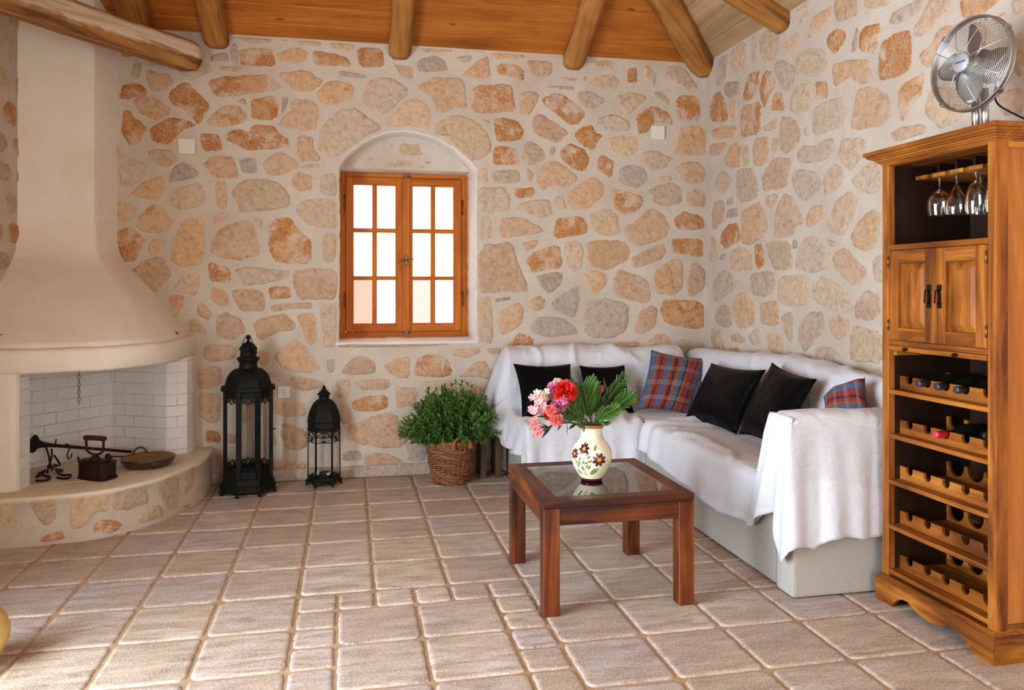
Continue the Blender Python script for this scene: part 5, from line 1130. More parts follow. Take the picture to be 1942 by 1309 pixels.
def ridge(x, y, s, seed):
    return (1-abs(nz(x, y, 0, s, seed))*2.2)
def wr(a, b, seed, k=1.0):      # wrinkle height for a resting cloth
    return k*(max(0, ridge(a, b, 2.6, seed)-.72)*.07 + max(0, ridge(a*1.0, b*1.6, 5.5, seed+9)-.74)*.03 + nz(a, b, 0, 2.2, seed+3)*.010)
def sm1(P, it=2):
    P = [tuple(p) for p in P]
    for _ in range(it):
        Q = [P[0]]
        for a, b in zip(P, P[1:]): Q += [tuple(a[i]*.75+b[i]*.25 for i in range(len(a))), tuple(a[i]*.25+b[i]*.75 for i in range(len(a)))]
        Q.append(P[-1]); P = Q
    return P
# -- long wing throw
def throw_long():
    G, U = [], []
    ny = 150
    hem = [(3.10, .335), (3.17, .30), (3.28, .215), (3.36, .225), (3.6, .19), (3.81, .202), (4.01, .228), (4.2, .235), (4.40, .26), (4.50, .285), (4.66, .30)]
    top = [(3.0, .855), (3.23, .862), (3.5, .868), (3.73, .883), (3.95, .893), (4.15, .90), (4.4, .888), (4.65, .877), (4.95, .862), (5.4, .85)]
    for j in range(ny+1):
        q = j/ny; y = 3.13+q*(5.38-3.13)
        hz_ = interp(hem, min(y, 4.66))[0]; tz = interp(top, y)[0]
        ptsx = [(2.600, tz-.16), (2.598, tz-.02), (2.55, tz+.004), (2.46, tz), (2.405, tz-.05), (2.375, .66), (2.35, .50), (2.30, .462), (2.1, .460), (1.88, .462), (1.822, .456), (1.803, .425), (1.797, .36), (1.794, hz_)]
        P = sm1(ptsx, 2); S = arcl(P); row, ur = [], []
        nn = 74
        P2 = [(s,)+p for s, p in zip(S, P)]
        for i in range(nn+1):
            s = S[-1]*i/nn; x, z = interp(P2, s); x0, z0 = interp(P2, max(0, s-.01)); x1, z1 = interp(P2, min(S[-1], s+.01))
            n = Vector((-(z1-z0), 0, (x1-x0)))
            n = Vector((z1-z0, 0, -(x1-x0))).normalized()   # outward (up / towards the room)
            if n.z < 0 and z > .4 and x > 1.83: n = -n
            if x < 1.83 and n.x > 0: n = -n
            h = wr(y, s, 2.0, .9 if x > 1.83 else .0)
            # gathered folds near the inner corner
            g = math.exp(-((y-4.60)/.20)**2)
            h += g*.014*(1+sin(14*(y+.45*(x-1.8))*2*pi/2.2)) if x < 2.36 else 0
            yy = y
            if x < 1.83:
                dr = (.456-z)/.25; w_ = sin(y*2*pi/.34+1.2)*.5+sin(y*2*pi/.21)*.3
                h += max(0, dr)*(.006+.007*(w_)) + .002
                h += max(0, dr)*.018*math.exp(-((y-4.55)/.10)**2)
            if y > 4.66 and x < 2.40: h = min(h, .004)-.002
            row.append(Vector((x, yy, z))+n*max(h, 0.0)); ur.append((y, s+.05*y))
        G.append(row); U.append(ur)
    # cut the part of the hang that would run into the short wing
    for r in G:
        for k, p in enumerate(r):
            if p.y > 4.655 and p.x < 1.83: p.x = 1.835; p.z = max(p.z, .446)
    cloth('sofa_throw', [G], [U], 'white cotton throw over the long wing of the corner sofa by the right stone wall', 'white sofa throws')
throw_long()
# -- short wing throw, spilling over the left end of the sofa
def throw_short():
    G, U = [], []
    top = [(0, .868), (.35, .875), (.75, .866), (.9, .86), (1.05, .872), (1.31, .860)]
    n_side, n_main = 26, 120
    XE = 1.075
    for j in range(n_side+n_main+1):
        if j <= n_side: side = 1-j/n_side; x = XE; main = 0
        else: side = 0; main = (j-n_side)/n_main*1.28; x = XE+main
        tz = interp(top, main)[0]
        hb = .17+.02*sin(main*9)+(.05 if main > .5 else 0)*(main-.5)
        base = [(5.470, tz-.14), (5.468, tz-.02), (5.42, tz+.003), (5.34, tz), (5.275, tz-.05), (5.245, .66), (5.22, .50), (5.17, .463), (4.95, .462), (4.76, .463), (4.690, .457), (4.667, .425), (4.660, .36), (4.656, hb)]
        P = sm1(base, 2); S = arcl(P); P2 = [(s,)+p for s, p in zip(S, P)]; nn = 76; row, ur = [], []
        for i in range(nn+1):
            s = S[-1]*i/nn; y, z = interp(P2, s); y0, z0 = interp(P2, max(0, s-.01)); y1, z1 = interp(P2, min(S[-1], s+.01))
            n = Vector((0, z1-z0, -(y1-y0))).normalized()
            if n.z < 0 and z > .4 and y > 4.70: n = -n
            if y < 4.70 and n.y > 0: n = -n
            if side == 0:
                h = wr(x*1.2, s, 7.0, 1.0 if y > 4.69 else 0)*min(1, main*8+.3)
                g = math.exp(-((main-.16)/.10)**2)+math.exp(-((main-.68)/.09)**2)
                if 4.69 < y < 5.2: h += g*.012*(1+sin((main*1.0+s*.35)*2*pi/.11))
                if y < 4.69:
                    dr = max(0, (.456-z)/.28)
                    h += dr*(.012+.016*(sin(main*2*pi/.13+.6)*.6+sin(main*2*pi/.235+2)*.7))+.002
                if y > 5.25: h += .010*(1+sin(main*2*pi/.42+2.2))*math.exp(-((z-.8)/.12)**2)
                p = Vector((x, y, z))+n*max(0, h)
                if x > 1.83: p.y = max(p.y, 4.74); p.z = max(p.z, .4515) if p.y > 4.745 else .4515
                if x > 1.83 and z < .5 and y < 5.15: p.z = .452
                p.y = min(p.y, 5.474)
            else:
                # falls outward over the end; deeper where the backrest is
                drop = interp([(0, 0), (.15, .10), (.3, .215), (.5, .33), (1.0, .56)], side)[0] if z > .6 else side*.34
                zz = z-drop*(1.0 if z > .6 else (.55+.45*min(1, max(0, (z-.30))/.16)))
                k = (1-(1-side)**2.2)
                flare = .155 if z > .6 else (.03+.13*max(0, (y-4.70)/.55))
                flare *= .9+.25*sin(s*2*pi/.55+1)
                fold = .018*sin(s*2*pi/.19+side*2)*side*(1 if s > .1 else 0)
                p = Vector((x-.012-flare*k+fold, y-.02*side, max(zz, .13 if y < 4.72 else .27+.35*max(0, (y-4.98)))))
            row.append(p); ur.append(((x-XE)-side*.55, s+.03*x))
        G.append(row[::-1]); U.append(ur[::-1])
    cloth('sofa_throw', [G], [U], 'white cotton throw over the short wing and left end of the sofa, behind the table', 'white sofa throws')
throw_short()
# -- throw over the right arm
def throw_arm():
    Gs, Us = [], []
    X0, X1 = 1.792, 2.585
    # outer face and top, lofted along x
    hem = [(0, .215), (.03, .235), (.10, .215), (.16, .255), (.24, .262), (.33, .245), (.43, .25), (.55, .262), (.66, .25), (.8, .26)]
    G, U = [], []
    nx = 80
    for j in range(nx+1):
        a = (X1-X0)*j/nx; x = X0+a; hz_ = interp(hem, a)[0]
        tz = .765-.015*math.exp(-(a/.03)**2)+.006*sin(a*9)
        base = [(3.30+.02*sin(a*11), .468), (3.235, .474), (3.18, .52), (3.135, .70), (3.112, tz-.006), (3.04, tz+.004), (2.972, tz-.002), (2.952, tz-.035), (2.946, .55), (2.940, .40), (2.936, hz_)]
        P = sm1(base, 2); S = arcl(P); P2 = [(s,)+p for s, p in zip(S, P)]; nn = 66; row, ur = [], []
        for i in range(nn+1):
            s = S[-1]*i/nn; y, z = interp(P2, s); out = 0
            if y < 2.965:
                dr = max(0, (.74-z)/.5); out = dr*(.008+.017*sin(a*2*pi/.30+2.6+dr*.5)*.8+.010*sin(a*2*pi/.155+1)+.03*math.exp(-((a-.60)/.035)**2))+.03*dr*math.exp(-(a/.05)**2)
            zz = z+(wr(x, s, 4.0, .35) if y > 2.98 else 0)
            p = Vector((x, y-max(out, -.002), zz)); kb = max(0, 1-a/.07)**1.5
            if y < 2.965: dd_ = max(0, (.762-z)/.55); p = p.lerp(Vector((1.797-.012*min(1, dd_*6)-.022*dd_, 2.952-.027*dd_, z)), kb)
            row.append(p); ur.append((x, s))
        G.append(row); U.append(ur)
    Gs.append(G); Us.append(U)
    # front end: fans out below the end of the arm
    G, U = [], []
    bot = [(0, 2.925, .215), (.12, 2.965, .165), (.24, 3.015, .146), (.36, 3.055, .235), (.50, 3.085, .335), (.66, 3.15, .30), (.85, 3.235, .235), (1, 3.292, .213)]
    up = [(0, 2.952), (.25, 2.99), (.6, 3.06), (1, 3.135)]
    for j in range(61):
        q = j/60; yb, zb = interp(bot, q); yt = interp(up, q)[0]; row, ur = [], []
        for i in range(41):
            r = i/40; y = yt+(yb-yt)*(r**1.15); z = .762+(zb-.762)*r-.006*(1-r)*(abs(q-.5)*2)**4
            x = 1.797-.012*min(1, r*6)-.030*r*(.5+.5*sin(q*2*pi*1.6+.4))-.012*r*sin(q*2*pi*3.2)
            if q < .25: kq = 1-q/.25; x = x*(1-kq)+(1.797-.012*min(1, r*6)-.022*r)*kq
            x = x if r > 0 else 1.80
            row.append(Vector((x, y, z))); ur.append((r*.6, y*.6+r*.62))
        G.append(row); U.append(ur)
    Gs.append(G); Us.append(U)
    cloth('sofa_throw', Gs, Us, 'white ribbed throw hanging over the front arm of the sofa next to the wine cabinet', 'white sofa throws')
throw_arm()

# ================================================================ CUSHIONS
def cushion(c, th, mat, label, group, uvk=1.0, piping=None):
    TL, TR, BR, BL = [Vector(p) for p in c]
    n = (TR-TL).cross(BL-TL).normalized(); cen = (TL+TR+BR+BL)/4
    if n.dot(Vector((0, 0, 1.3))-cen) < 0: n = -n
    cen = cen
    bm = NB(); uvl = bm.loops.layers.uv.verify(); K = 26; sd = R.uniform(0, 50)
    def pos(u, v, side):
        # pinch the sides so the corners stay pointed
        pu = u+(.5-u)*.10*(4*v*(1-v))*abs(2*u-1)**2; pv = v+(.5-v)*.10*(4*u*(1-u))*abs(2*v-1)**2
        p = (TL*(1-pu)+TR*pu)*(1-pv)+(BL*(1-pu)+BR*pu)*pv
        e = (max(0, 1-abs(2*u-1)**2.6)**.55)*(max(0, 1-abs(2*v-1)**2.6)**.55)
        wv_ = nz(u*3, v*3, side, 1.0, sd)*.010+nz(u*9, v*5, side, 1.0, sd)*.0035
        return p+n*side*(e*(th/2+wv_))
    fr = {}
    for side in (1, -1):
        for i in range(K+1):
            for j in range(K+1):
                edge = i in (0, K) or j in (0, K)
                if side == -1 and edge: fr[(side, i, j)] = fr[(1, i, j)]
                else: fr[(side, i, j)] = bm.verts.new(pos(i/K, j/K, side))
    for side in (1, -1):
        for i in range(K):
            for j in range(K):
                q = [(i, j), (i, j+1), (i+1, j+1), (i+1, j)]
                if side == -1: q = q[::-1]
                f = bm.faces.new([fr[(side, a, b)] for a, b in q]); f.smooth = True
                for l, (a, b) in zip(f.loops, q): l[uvl].uv = (a/K*uvk, b/K)
    bmesh.ops.recalc_face_normals(bm, faces=bm.faces[:])
    low = min([TL, TR, BR, BL], key=lambda p: p.z)
    t = root('cushion', (cen.x, cen.y, low.z), label, 'cushion', group)
    finish('cushion_cover', bm, mat, t)
    bm = NB(); pts = []
    for (i0, j0, di, dj) in ((0, 0, 1, 0), (1, 0, 0, 1), (1, 1, -1, 0), (0, 1, 0, -1)):
        for k in range(14): pts.append(pos(i0+di*k/14, j0+dj*k/14, 1))
    tube(bm, pts, .0022, 5, closed=True); finish('seam', bm, mat, t)
G_ = 'cushions along the corner sofa'
cushion([(1.085, 5.160, 0.788), (1.477, 5.160, 0.777), (1.488, 4.950, 0.445), (1.096, 4.950, 0.455)], .12, LEATHER, 'black cushion at the left end of the sofa, leftmost of the cushions', G_)
cushion([(1.544, 5.160, 0.765), (1.865, 5.160, 0.762), (1.874, 4.990, 0.457), (1.525, 4.990, 0.476)], .11, LEATHER, 'black cushion half hidden behind the bouquet, left of the striped cushion', G_)
cushion([(2.054, 5.140, 0.866), (2.463, 5.100, 0.803), (2.217, 4.880, 0.453), (1.866, 4.930, 0.491)], .12, STRIPE, 'large red and blue striped woven cushion in the corner of the sofa', G_)
cushion([(2.330, 4.786, 0.803), (2.330, 4.101, 0.828), (2.140, 4.081, 0.473), (2.140, 4.791, 0.439)], .12, LEATHER, 'black cushion directly right of the large striped cushion', G_)
cushion([(2.330, 4.032, 0.877), (2.310, 3.569, 0.836), (2.080, 3.550, 0.501), (2.120, 4.012, 0.489)], .12, LEATHER, 'black cushion nearest to the front arm, rightmost of the black ones', G_)
cushion([(2.160, 3.291, 0.675), (2.300, 3.496, 0.761), (2.360, 3.262, 0.877), (2.300, 3.124, 0.698)], .13, STRIPE, 'small striped woven cushion half hidden behind the front sofa arm', G_, .5)

# ================================================================ COFFEE TABLE
t = root('coffee_table', (1.07, 3.345, 0), 'square dark rosewood coffee table with inset glass top', 'table')
tx0, tx1, ty0, ty1, tz, lw = .753, 1.388, 3.005, 3.685, .457, .066
for lx, ly in ((tx0, ty0), (tx1-lw, ty0), (tx0, ty1-lw), (tx1-lw, ty1-lw)):
    bm = NB(); box(bm, lx, lx+lw, ly, ly+lw, 0, .426, .0025); finish('leg', bm, ROSEZ, t)
for a, b, c, d in ((tx0+lw, tx1-lw, ty0+.003, ty0+.03), (tx0+lw, tx1-lw, ty1-.03, ty1-.003)):
    bm = NB(); box(bm, a, b, c, d, .358, .427, .001); finish('apron', bm, ROSE, t)
ROSEY = m_wood('rosewood_cross', (.022, .004, .001), (.10, .019, .003), (.20, .052, .009), 'y', .8, .36, .06, contrast=.5)
for a, b in ((tx0+.003, tx0+.03), (tx1-.03, tx1-.003)):
    bm = NB(); box(bm, a, b, ty0+lw, ty1-lw, .358, .427, .001); finish('apron', bm, ROSEY, t)
fw = .068
def mitre(bm, p):
    prism(bm, p, 'z', .427, tz, bev=.0018)
for pp_, mm_ in (([(tx0, ty0), (tx1, ty0), (tx1-fw, ty0+fw), (tx0+fw, ty0+fw)], ROSE), ([(tx1, ty1), (tx0, ty1), (tx0+fw, ty1-fw), (tx1-fw, ty1-fw)], ROSE), ([(tx0, ty1), (tx0, ty0), (tx0+fw, ty0+fw), (tx0+fw, ty1-fw)], ROSEY), ([(tx1, ty0), (tx1, ty1), (tx1-fw, ty1-fw), (tx1-fw, ty0+fw)], ROSEY)):
    bm = NB(); mitre(bm, pp_); finish('top_frame', bm, mm_, t)
bm = NB(); box(bm, tx0+fw-.006, tx1-fw+.006, ty0+fw-.006, ty1-fw+.006, tz-.008, tz-.0015); finish('glass_top', bm, TABGLASS, t)

# ================================================================ VASE AND BOUQUET
VX, VY, VZ = 1.046, 3.312, .4572
VP = [(a*1.045, b) for a, b in [(.040, 0), (.0445, .002), (.0445, .0065), (.048, .013), (.064, .036), (.077, .062), (.0855, .090), (.0872, .110), (.084, .130), (.073, .152), (.0585, .170), (.049, .184), (.0455, .200), (.0458, .215), (.049, .230), (.0535, .241), (.0525, .2445), (.0485, .243), (.044, .232), (.041, .20), (.04, .12)]]
def vase():
    q = N('cream_glaze'); v = q.co(); vs = q.co((1, 1, 14)); a = q.noise(vs, 9, 4, .6); b = q.noise(v, 7, 3)
    col = q.mix(q.ramp(a, (.45, 0), (.75, .6)), (.74, .68, .50), (.62, .48, .28)); col = q.mix(q.ramp(b, (.4, 0), (.7, .5)), col, (.78, .72, .44))
    q.set(Base__Color=col, Roughness=.12, Coat__Weight=.6, Coat__Roughness=.04); CR = q.m
    mats = [CR, simple('terracotta_rim', (.36, .12, .045), .3), simple('glaze_plum', (.055, .008, .016), .15), simple('glaze_petal', (.13, .022, .022), .15), simple('glaze_leaf', (.17, .20, .075), .15), simple('glaze_leaf_dark', (.05, .065, .03), .15), simple('glaze_yellow', (.60, .32, .03), .2)]
    t = root('vase', (VX, VY, VZ), 'cream glazed vase painted with plum flowers, standing on the coffee table', 'vase')
    bm = NB(); lathe(bm, VP[:1]+VP[1:4], 48, VX, VY, VZ, mat=2); lathe(bm, VP[3:15], 48, VX, VY, VZ); lathe(bm, VP[14:], 48, VX, VY, VZ, mat=1)
    lathe(bm, [(0, 0), (.0418, 0)], 48, VX, VY, VZ, mat=2)
    fa = atan2(-VY, -VX)     # towards the room
    def rad(z):
        for (r0, z0), (r1, z1) in zip(VP[1:16], VP[2:17]):
            if z0 <= z <= z1 and z1 > z0: return r0+(r1-r0)*(z-z0)/(z1-z0)
        return .05
    def sp(s, z, o=.0007):   # s metres right as seen, z height
        a = fa+s/.086; r_ = rad(z)+o; return Vector((VX+r_*cos(a), VY+r_*sin(a), VZ+z))
    def ell(s, z, L, W, ang, m, o=.0006, pt_=1.0):
        b = NB(); vs = []
        for k in range(18):
            a = 2*pi*k/18; x = cos(a)*L/2; y = sin(a)*W/2*(abs(sin(a))**(pt_-1) if pt_ != 1 else 1)
            vs.append(b.verts.new(sp(s+x*cos(ang)-y*sin(ang), z+x*sin(ang)+y*cos(ang), o)))
        c = b.verts.new(sp(s, z, o))
        for k in range(18): b.faces.new([c, vs[k], vs[(k+1) % 18]])
        merge(bm, b, m)
    def line(pts, r=.0005, m=5):
        tube(bm, [sp(s, z, .0004) for s, z in pts], r, 4, mat=m)
    def flower(s, z, R_, a0, n=8, k0=0):
        for k in range(n):
            a = a0+2*pi*k/n; ell(s+cos(a)*R_*.62, z+sin(a)*R_*.62, R_*.80, R_*.46, a, 2 if (k+k0) % 3 else 3, .0007)
        ell(s, z, R_*.5, R_*.4, 0, 6, .0011); 
        for k in range(5): a = a0+.5+2*pi*k/5; ell(s+cos(a)*R_*.35, z+sin(a)*R_*.35, R_*.3, R_*.07, a, 6, .0012)
    flower(.032, .104, .030, .35); flower(-.036, .148, .026, .15, 8, 1); flower(-.083, .122, .024, .2)
    stems = [[(-.03, .03), (-.052, .07), (-.048, .12)], [(-.03, .03), (-.035, .08), (-.02, .13)], [(-.028, .03), (-.015, .06), (.0, .10)], [(-.028, .03), (-.06, .06), (-.072, .10)], [(-.03, .03), (-.042, .1), (-.036, .14)]]
    for s_ in stems: line(sm1(s_, 3), .0006, 4)
    for s, z, a in ((-.056, .088, 1.9), (-.050, .105, 1.3), (-.063, .075, 2.0), (-.036, .092, 1.1), (-.030, .112, .7), (-.018, .128, .6), (-.012, .115, .9), (-.020, .075, 1.0), (-.022, .090, .6), (-.006, .098, .5), (-.010, .070, .9), (-.042, .065, 1.8), (-.070, .09, 1.9)):
        ell(s, z, .020, .0095, a, 4, .0007, 1.3); ell(s, z, .015, .0012, a, 5, .0009)
    ell(.012, .052, .048, .022, .62, 4, .0007, 1.35); ell(-.066, .045, .034, .012, 2.3, 4, .0007, 1.3); ell(.018, .152, .026, .011, .95, 4, .0007, 1.3)
    line([(-.012, .036), (.012, .052), (.034, .068)]); line([(-.004, .038), (.012, .046), (.03, .06)], .0003); line([(-.008, .046), (.004, .056), (.028, .066)], .0003)
    line(sm1([(.012, .146), (.006, .152), (.02, .168), (.034, .150)], 2), .0003); line(sm1([(.045, .108), (.058, .100), (.066, .094)], 2), .0003)
    bmesh.ops.recalc_face_normals(bm, faces=[f for f in bm.faces if f.material_index in (0, 1)])
    o = finish('vase_body', bm, mats, t)
vase()
VT = Vector((VX, VY, VZ+.236))
GREENST = simple('stem_green', (.06, .12, .03), .6)
def stem(bm, head, bend=.35, r=.0022, mat=1):
    a = Vector((VX, VY, VZ+.10)); d = head-VT; ho = Vector((d.x, d.y, 0)); ho = ho.normalized() if ho.length > 1e-3 else Vector((0, 0, 0))
    nk = VT+ho*min(.030, ho.length*.03)
    tube(bm, smooth3([a, nk, nk+(head-nk)*.5+Vector((0, 0, .02)), head], 2), r, 5, mat=mat)
def petals(bm, c, R_, n, rr, ax, spread=1.0, mat=0, ruffle=.25):
    ax = ax.normalized()
    for k in range(n):
        z = 1-(k+.5)/n*(1.25*spread); ph = k*2.399963; r_ = sqrt(max(0, 1-z*z)); a = ax.cross(Vector((.3, .1, 1))).normalized(); b = ax.cross(a)
        d = (ax*z+(a*cos(ph)+b*sin(ph))*r_).normalized(); s = d.cross(ax); s = s.normalized() if s.length > 1e-3 else a; u = s.cross(d)
        L = R_*rr.uniform(.8, 1.08); W = R_*rr.uniform(.42, .62); tw = rr.uniform(-.5, .5); bv = NB(); rows = []
        for i in range(4):
            q = i/3; ww = W*(.25+.75*q**.8); row = []
            for j in range(5):
                m = j/4*2-1; rf = R_*ruffle*.5*q*sin(m*7+k)+R_*.14*q*q*rr.uniform(-1, 1)
                p = c+d*(L*(.25+.75*q)*(1-.16*abs(m)**2*q)+ (R_*.07*rr.uniform(-1, 1) if i == 3 else 0))+(s*cos(tw)+u*sin(tw))*(m*ww*.6)+(u*cos(tw)-s*sin(tw))*rf
                row.append(bv.verts.new(p))
            rows.append(row)
        for i in range(3):
            for j in range(4): f = bv.faces.new([rows[i][j], rows[i][j+1], rows[i+1][j+1], rows[i+1][j]]); f.smooth = True
        merge(bm, bv, mat)
def pmat(name, c1, c2):
    q = N(name); v = q.co(); a = q.noise(v, 55, 3); col = q.mix(q.ramp(a, (.4, 0), (.65, 1)), c1, c2)
    q.set(Base__Color=col, Roughness=.6); tr = q.n('BsdfTranslucent'); q.link(col, tr.inputs[0]); mx = q.n('MixShader', i0=.3, i1=q.b.outputs[0], i2=tr); q.link(mx.outputs[0], q.out.inputs[0]); return q.m
def carnation(c, R_, mt, label, nm='carnation', n=46, cat='flower', ruffle=.3):
    c = Vector(c); rr = random.Random(int(c.x*1e4) % 997); t = root(nm, c, label, cat, 'flowers in the vase')
    bm = NB(); petals(bm, c-(c-VT).normalized()*R_*.3, R_, n, rr, (Vector((0, 0, 1.3))-c).normalized()+(c-VT).normalized()*1.2, 1.15, 0, ruffle); finish('petals', bm, mt, t)
    bm = NB(); d = (c-VT).normalized(); tube(bm, [c-d*R_*.9, c-d*R_*.3, c-d*R_*.05], [.003, .007, .004], 8); stem(bm, c-d*R_*.9, mat=0); finish('stem', bm, GREENST, t)
RED = pmat('petal_red', (.72, .010, .008), (.85, .035, .02)); PINK = pmat('petal_pink', (.72, .16, .34), (.80, .30, .46)); SALM = pmat('petal_salmon', (.80, .13, .12), (.85, .28, .24)); CREAM = pmat('petal_cream', (.80, .66, .50), (.84, .74, .62)); ROSEP = pmat('petal_pale_pink', (.80, .34, .36), (.85, .56, .55))
carnation((0.888, 3.200, 0.867), .052, RED, 'big bright red carnation at the top of the bouquet', n=64)
carnation((0.832, 3.240, 0.765), .034, RED, 'deep red carnation lower left in the bouquet, partly covered by salmon petals')
carnation((0.858, 3.200, 0.808), .037, PINK, 'pink carnation just below the big red carnation in the bouquet')
carnation((0.882, 3.170, 0.834), .022, PINK, 'small pink carnation overlapping the lower right rim of the big red one', n=30)
carnation((0.844, 3.240, 0.877), .028, PINK, 'pink carnation at the upper left of the big red carnation', n=36)
carnation((0.888, 3.310, 0.890), .026, CREAM, 'cream flower above the pink one at the top of the bouquet', 'cream_flower', 26)
carnation((0.844, 3.250, 0.842), .024, CREAM, 'cream flower at the left between pale pink oleander and pink carnation', 'cream_flower', 22)
carnation((0.821, 3.170, 0.790), .029, SALM, 'upper salmon pink carnation at the left of the bouquet', n=36)
carnation((0.839, 3.160, 0.752), .031, SALM, 'lower salmon carnation hanging just left of the vase rim', n=36)
carnation((0.861, 3.200, 0.762), .020, PINK, 'little pink carnation tucked between the two salmon ones', n=24)
carnation((1.096, 3.360, 0.849), .022, SALM, 'salmon flower half hidden among the green fronds on the right', n=24)
carnation((1.120, 3.380, 0.850), .016, ROSEP, 'pale pink flower between the dark leaves at the right back', n=18)
def oleander(pts, mt, label, r=.014, leaves=()):
    t = root('oleander_sprig', Vector(pts[0]), label, 'flower', 'flowers in the vase'); rr = random.Random(len(label))
    cen = sum((Vector(p) for p in pts), Vector())/len(pts); bm = NB(); st = NB(); stem(st, cen*.8+VT*.2, r=.002, mat=0)
    for p in pts:
        p = Vector(p); ax = (p-VT).normalized()*.6+(Vector((0, 0, 1.3))-p).normalized(); ax.normalize(); a = ax.cross(Vector((0, 0, 1))).normalized(); b = ax.cross(a); ph = rr.uniform(0, 1)
        tube(st, [cen*.8+VT*.2, p-ax*.01], .0013, 4); tube(bm, [p-ax*.014, p], [.0015, .004], 6)
        for k in range(5):
            an = ph+2*pi*k/5; d = (a*cos(an)+b*sin(an)+ax*.25).normalized(); s = d.cross(ax).normalized(); bv = NB(); vs = [bv.verts.new(p)]
            for q, w_ in ((.35, .25), (.8, .42), (1, .22), (1.02, -.12), (.85, -.36), (.4, -.2)): vs.append(bv.verts.new(p+d*(r*q)+s*(r*w_)+ax*(r*(.35*q+rr.uniform(-.15, .15)))))
            bv.faces.new(vs); merge(bm, bv)
    finish('petals', bm, mt, t); finish('stems', st, simple('stem_dark', (.10, .03, .03), .6), t)
rr = random.Random(77)
def around(c, n, s): c = Vector(c); return [c+Vector((rr.uniform(-s, s), rr.uniform(-s, s)*.6, rr.uniform(-s, s))) for _ in range(n)]
oleander(around((0.781, 3.200, 0.809), 20, .030), ROSEP, 'pale pink oleander cluster at the left side of the bouquet', .0155)
oleander(around((0.802, 3.240, 0.836), 12, .022), CREAM, 'peach coloured oleander cluster above the pale pink one', .0155)
oleander([(0.745, 3.180, 0.749), (0.760, 3.170, 0.759), (0.751, 3.170, 0.733), (0.767, 3.180, 0.740), (0.744, 3.170, 0.718), (0.760, 3.170, 0.709), (0.778, 3.170, 0.717), (0.769, 3.160, 0.695), (0.753, 3.160, 0.691), (0.782, 3.160, 0.701), (0.767, 3.160, 0.724)], SALM, 'small drooping pink oleander sprig, lowest at the left of the bouquet', .0105)
GFR = leafmat('frond_green', (.03, .085, .012), (.12, .26, .035), (.08, .17, .04)); DKL = leafmat('oleander_leaf', (.012, .045, .012), (.05, .11, .035), (.06, .12, .05))
def frond(base, tip, planen, n, Lmax, label, side=(1, -1), r=.0052, curve=.25):
    base, tip = Vector(base), Vector(tip); t = root('pine_frond', base, label, 'branch', 'green fronds in the vase')
    d = (tip-base); L = d.length; d.normalize(); pn = Vector(planen).normalized(); s = d.cross(pn).normalized(); pn = s.cross(d)
    bm = NB(); cl = bm.verts.layers.float_color.new('Col'); rr = random.Random(int(L*1e4))
    def finger(p, dr, LL, r_, tone):
        m = int(LL/.0028)+3; pts, rs = [], []
        for i in range(m):
            q = i/(m-1); pts.append(p+dr*(LL*q)+pn*(LL*curve*q*q)+Vector((0, 0, .12*LL*q*q))); rs.append(r_*(1.0 if i % 2 else .72)*(1-.55*q**3)*(.8+.2*min(1, q*5)))
        rs[-1] = .001; n0 = len(bm.verts); tube(bm, pts, rs, 7, smooth=False); bm.verts.ensure_lookup_table()
        for v in bm.verts[n0:]:
            k = (v.co-p).length/LL; tt = min(1, max(0, tone+.45*(k-.5)*1.0)); v[cl] = (tt, tt, tt, 1)
    finger(base, d, L, r*.9, .3)
    for k in range(n):
        q = (k+.8)/(n+.6); w_ = sin(pi*min(1, q*.85+.12))**.7
        for sg in side:
            dr = (d*.85+s*sg*.66+pn*rr.uniform(-.12, .12)).normalized(); finger(base+d*(L*q), dr, Lmax*w_*rr.uniform(.85, 1.1), r*rr.uniform(.85, 1.1), rr.uniform(.25, .6))
    o = finish('needles', bm, GFR, t)
    bm = NB(); tube(bm, smooth3([(VX, VY, VZ+.12), VT+(base-VT)*.4, base, base+d*L*.6]), .0028, 6); finish('stem', bm, GREENST, t)
B0 = VT+Vector((0, 0, .01))
frond((1.029, 3.280, 0.728), (0.991, 3.280, 0.875), (-.2, -1, .1), 9, .115, 'broad green feathery frond in the middle of the bouquet, leaning left', (-1, 1), .0068)
frond((1.003, 3.250, 0.729), (0.869, 3.190, 0.781), (-.1, -1, .5), 7, .072, 'green feathery frond pointing left, just above the vase rim', (1, -1), .0066)
frond((1.052, 3.330, 0.730), (1.057, 3.330, 0.874), (0, -1, .1), 7, .066, 'upright green frond behind the broad one, at the bouquet centre', (1, -1), .0064)
frond((1.081, 3.300, 0.718), (1.230, 3.280, 0.834), (.2, -1, .2), 10, .062, 'long green frond arching to the far right of the bouquet', (1, -1), .0062)
frond((1.106, 3.360, 0.747), (1.222, 3.360, 0.909), (.2, -1, .1), 9, .060, 'green frond rising to the upper right, tallest in the bouquet', (1, -1), .0062)
frond((1.049, 3.260, 0.719), (1.076, 3.220, 0.788), (.2, -1, .3), 6, .036, 'short pale tipped frond at the right of the vase rim', (1, -1), .0058)
frond((1.073, 3.260, 0.718), (1.083, 3.220, 0.711), (.2, -1, .3), 4, .036, 'small frond hanging over the right edge of the vase rim', (1, -1), .0066)
frond((1.079, 3.340, 0.716), (1.175, 3.360, 0.856), (.1, -1, .1), 9, .060, 'green frond between the upright centre frond and the tallest right one', (1, -1), .0064)
frond((1.041, 3.250, 0.728), (1.141, 3.210, 0.778), (.2, -1, .4), 8, .048, 'low green frond pointing right, just above the vase rim', (1, -1), .0060)
frond((1.000, 3.270, 0.730), (0.931, 3.260, 0.841), (-.2, -1, .2), 8, .060, 'green frond rising up left, just behind the big red carnation', (1, -1), .0064)
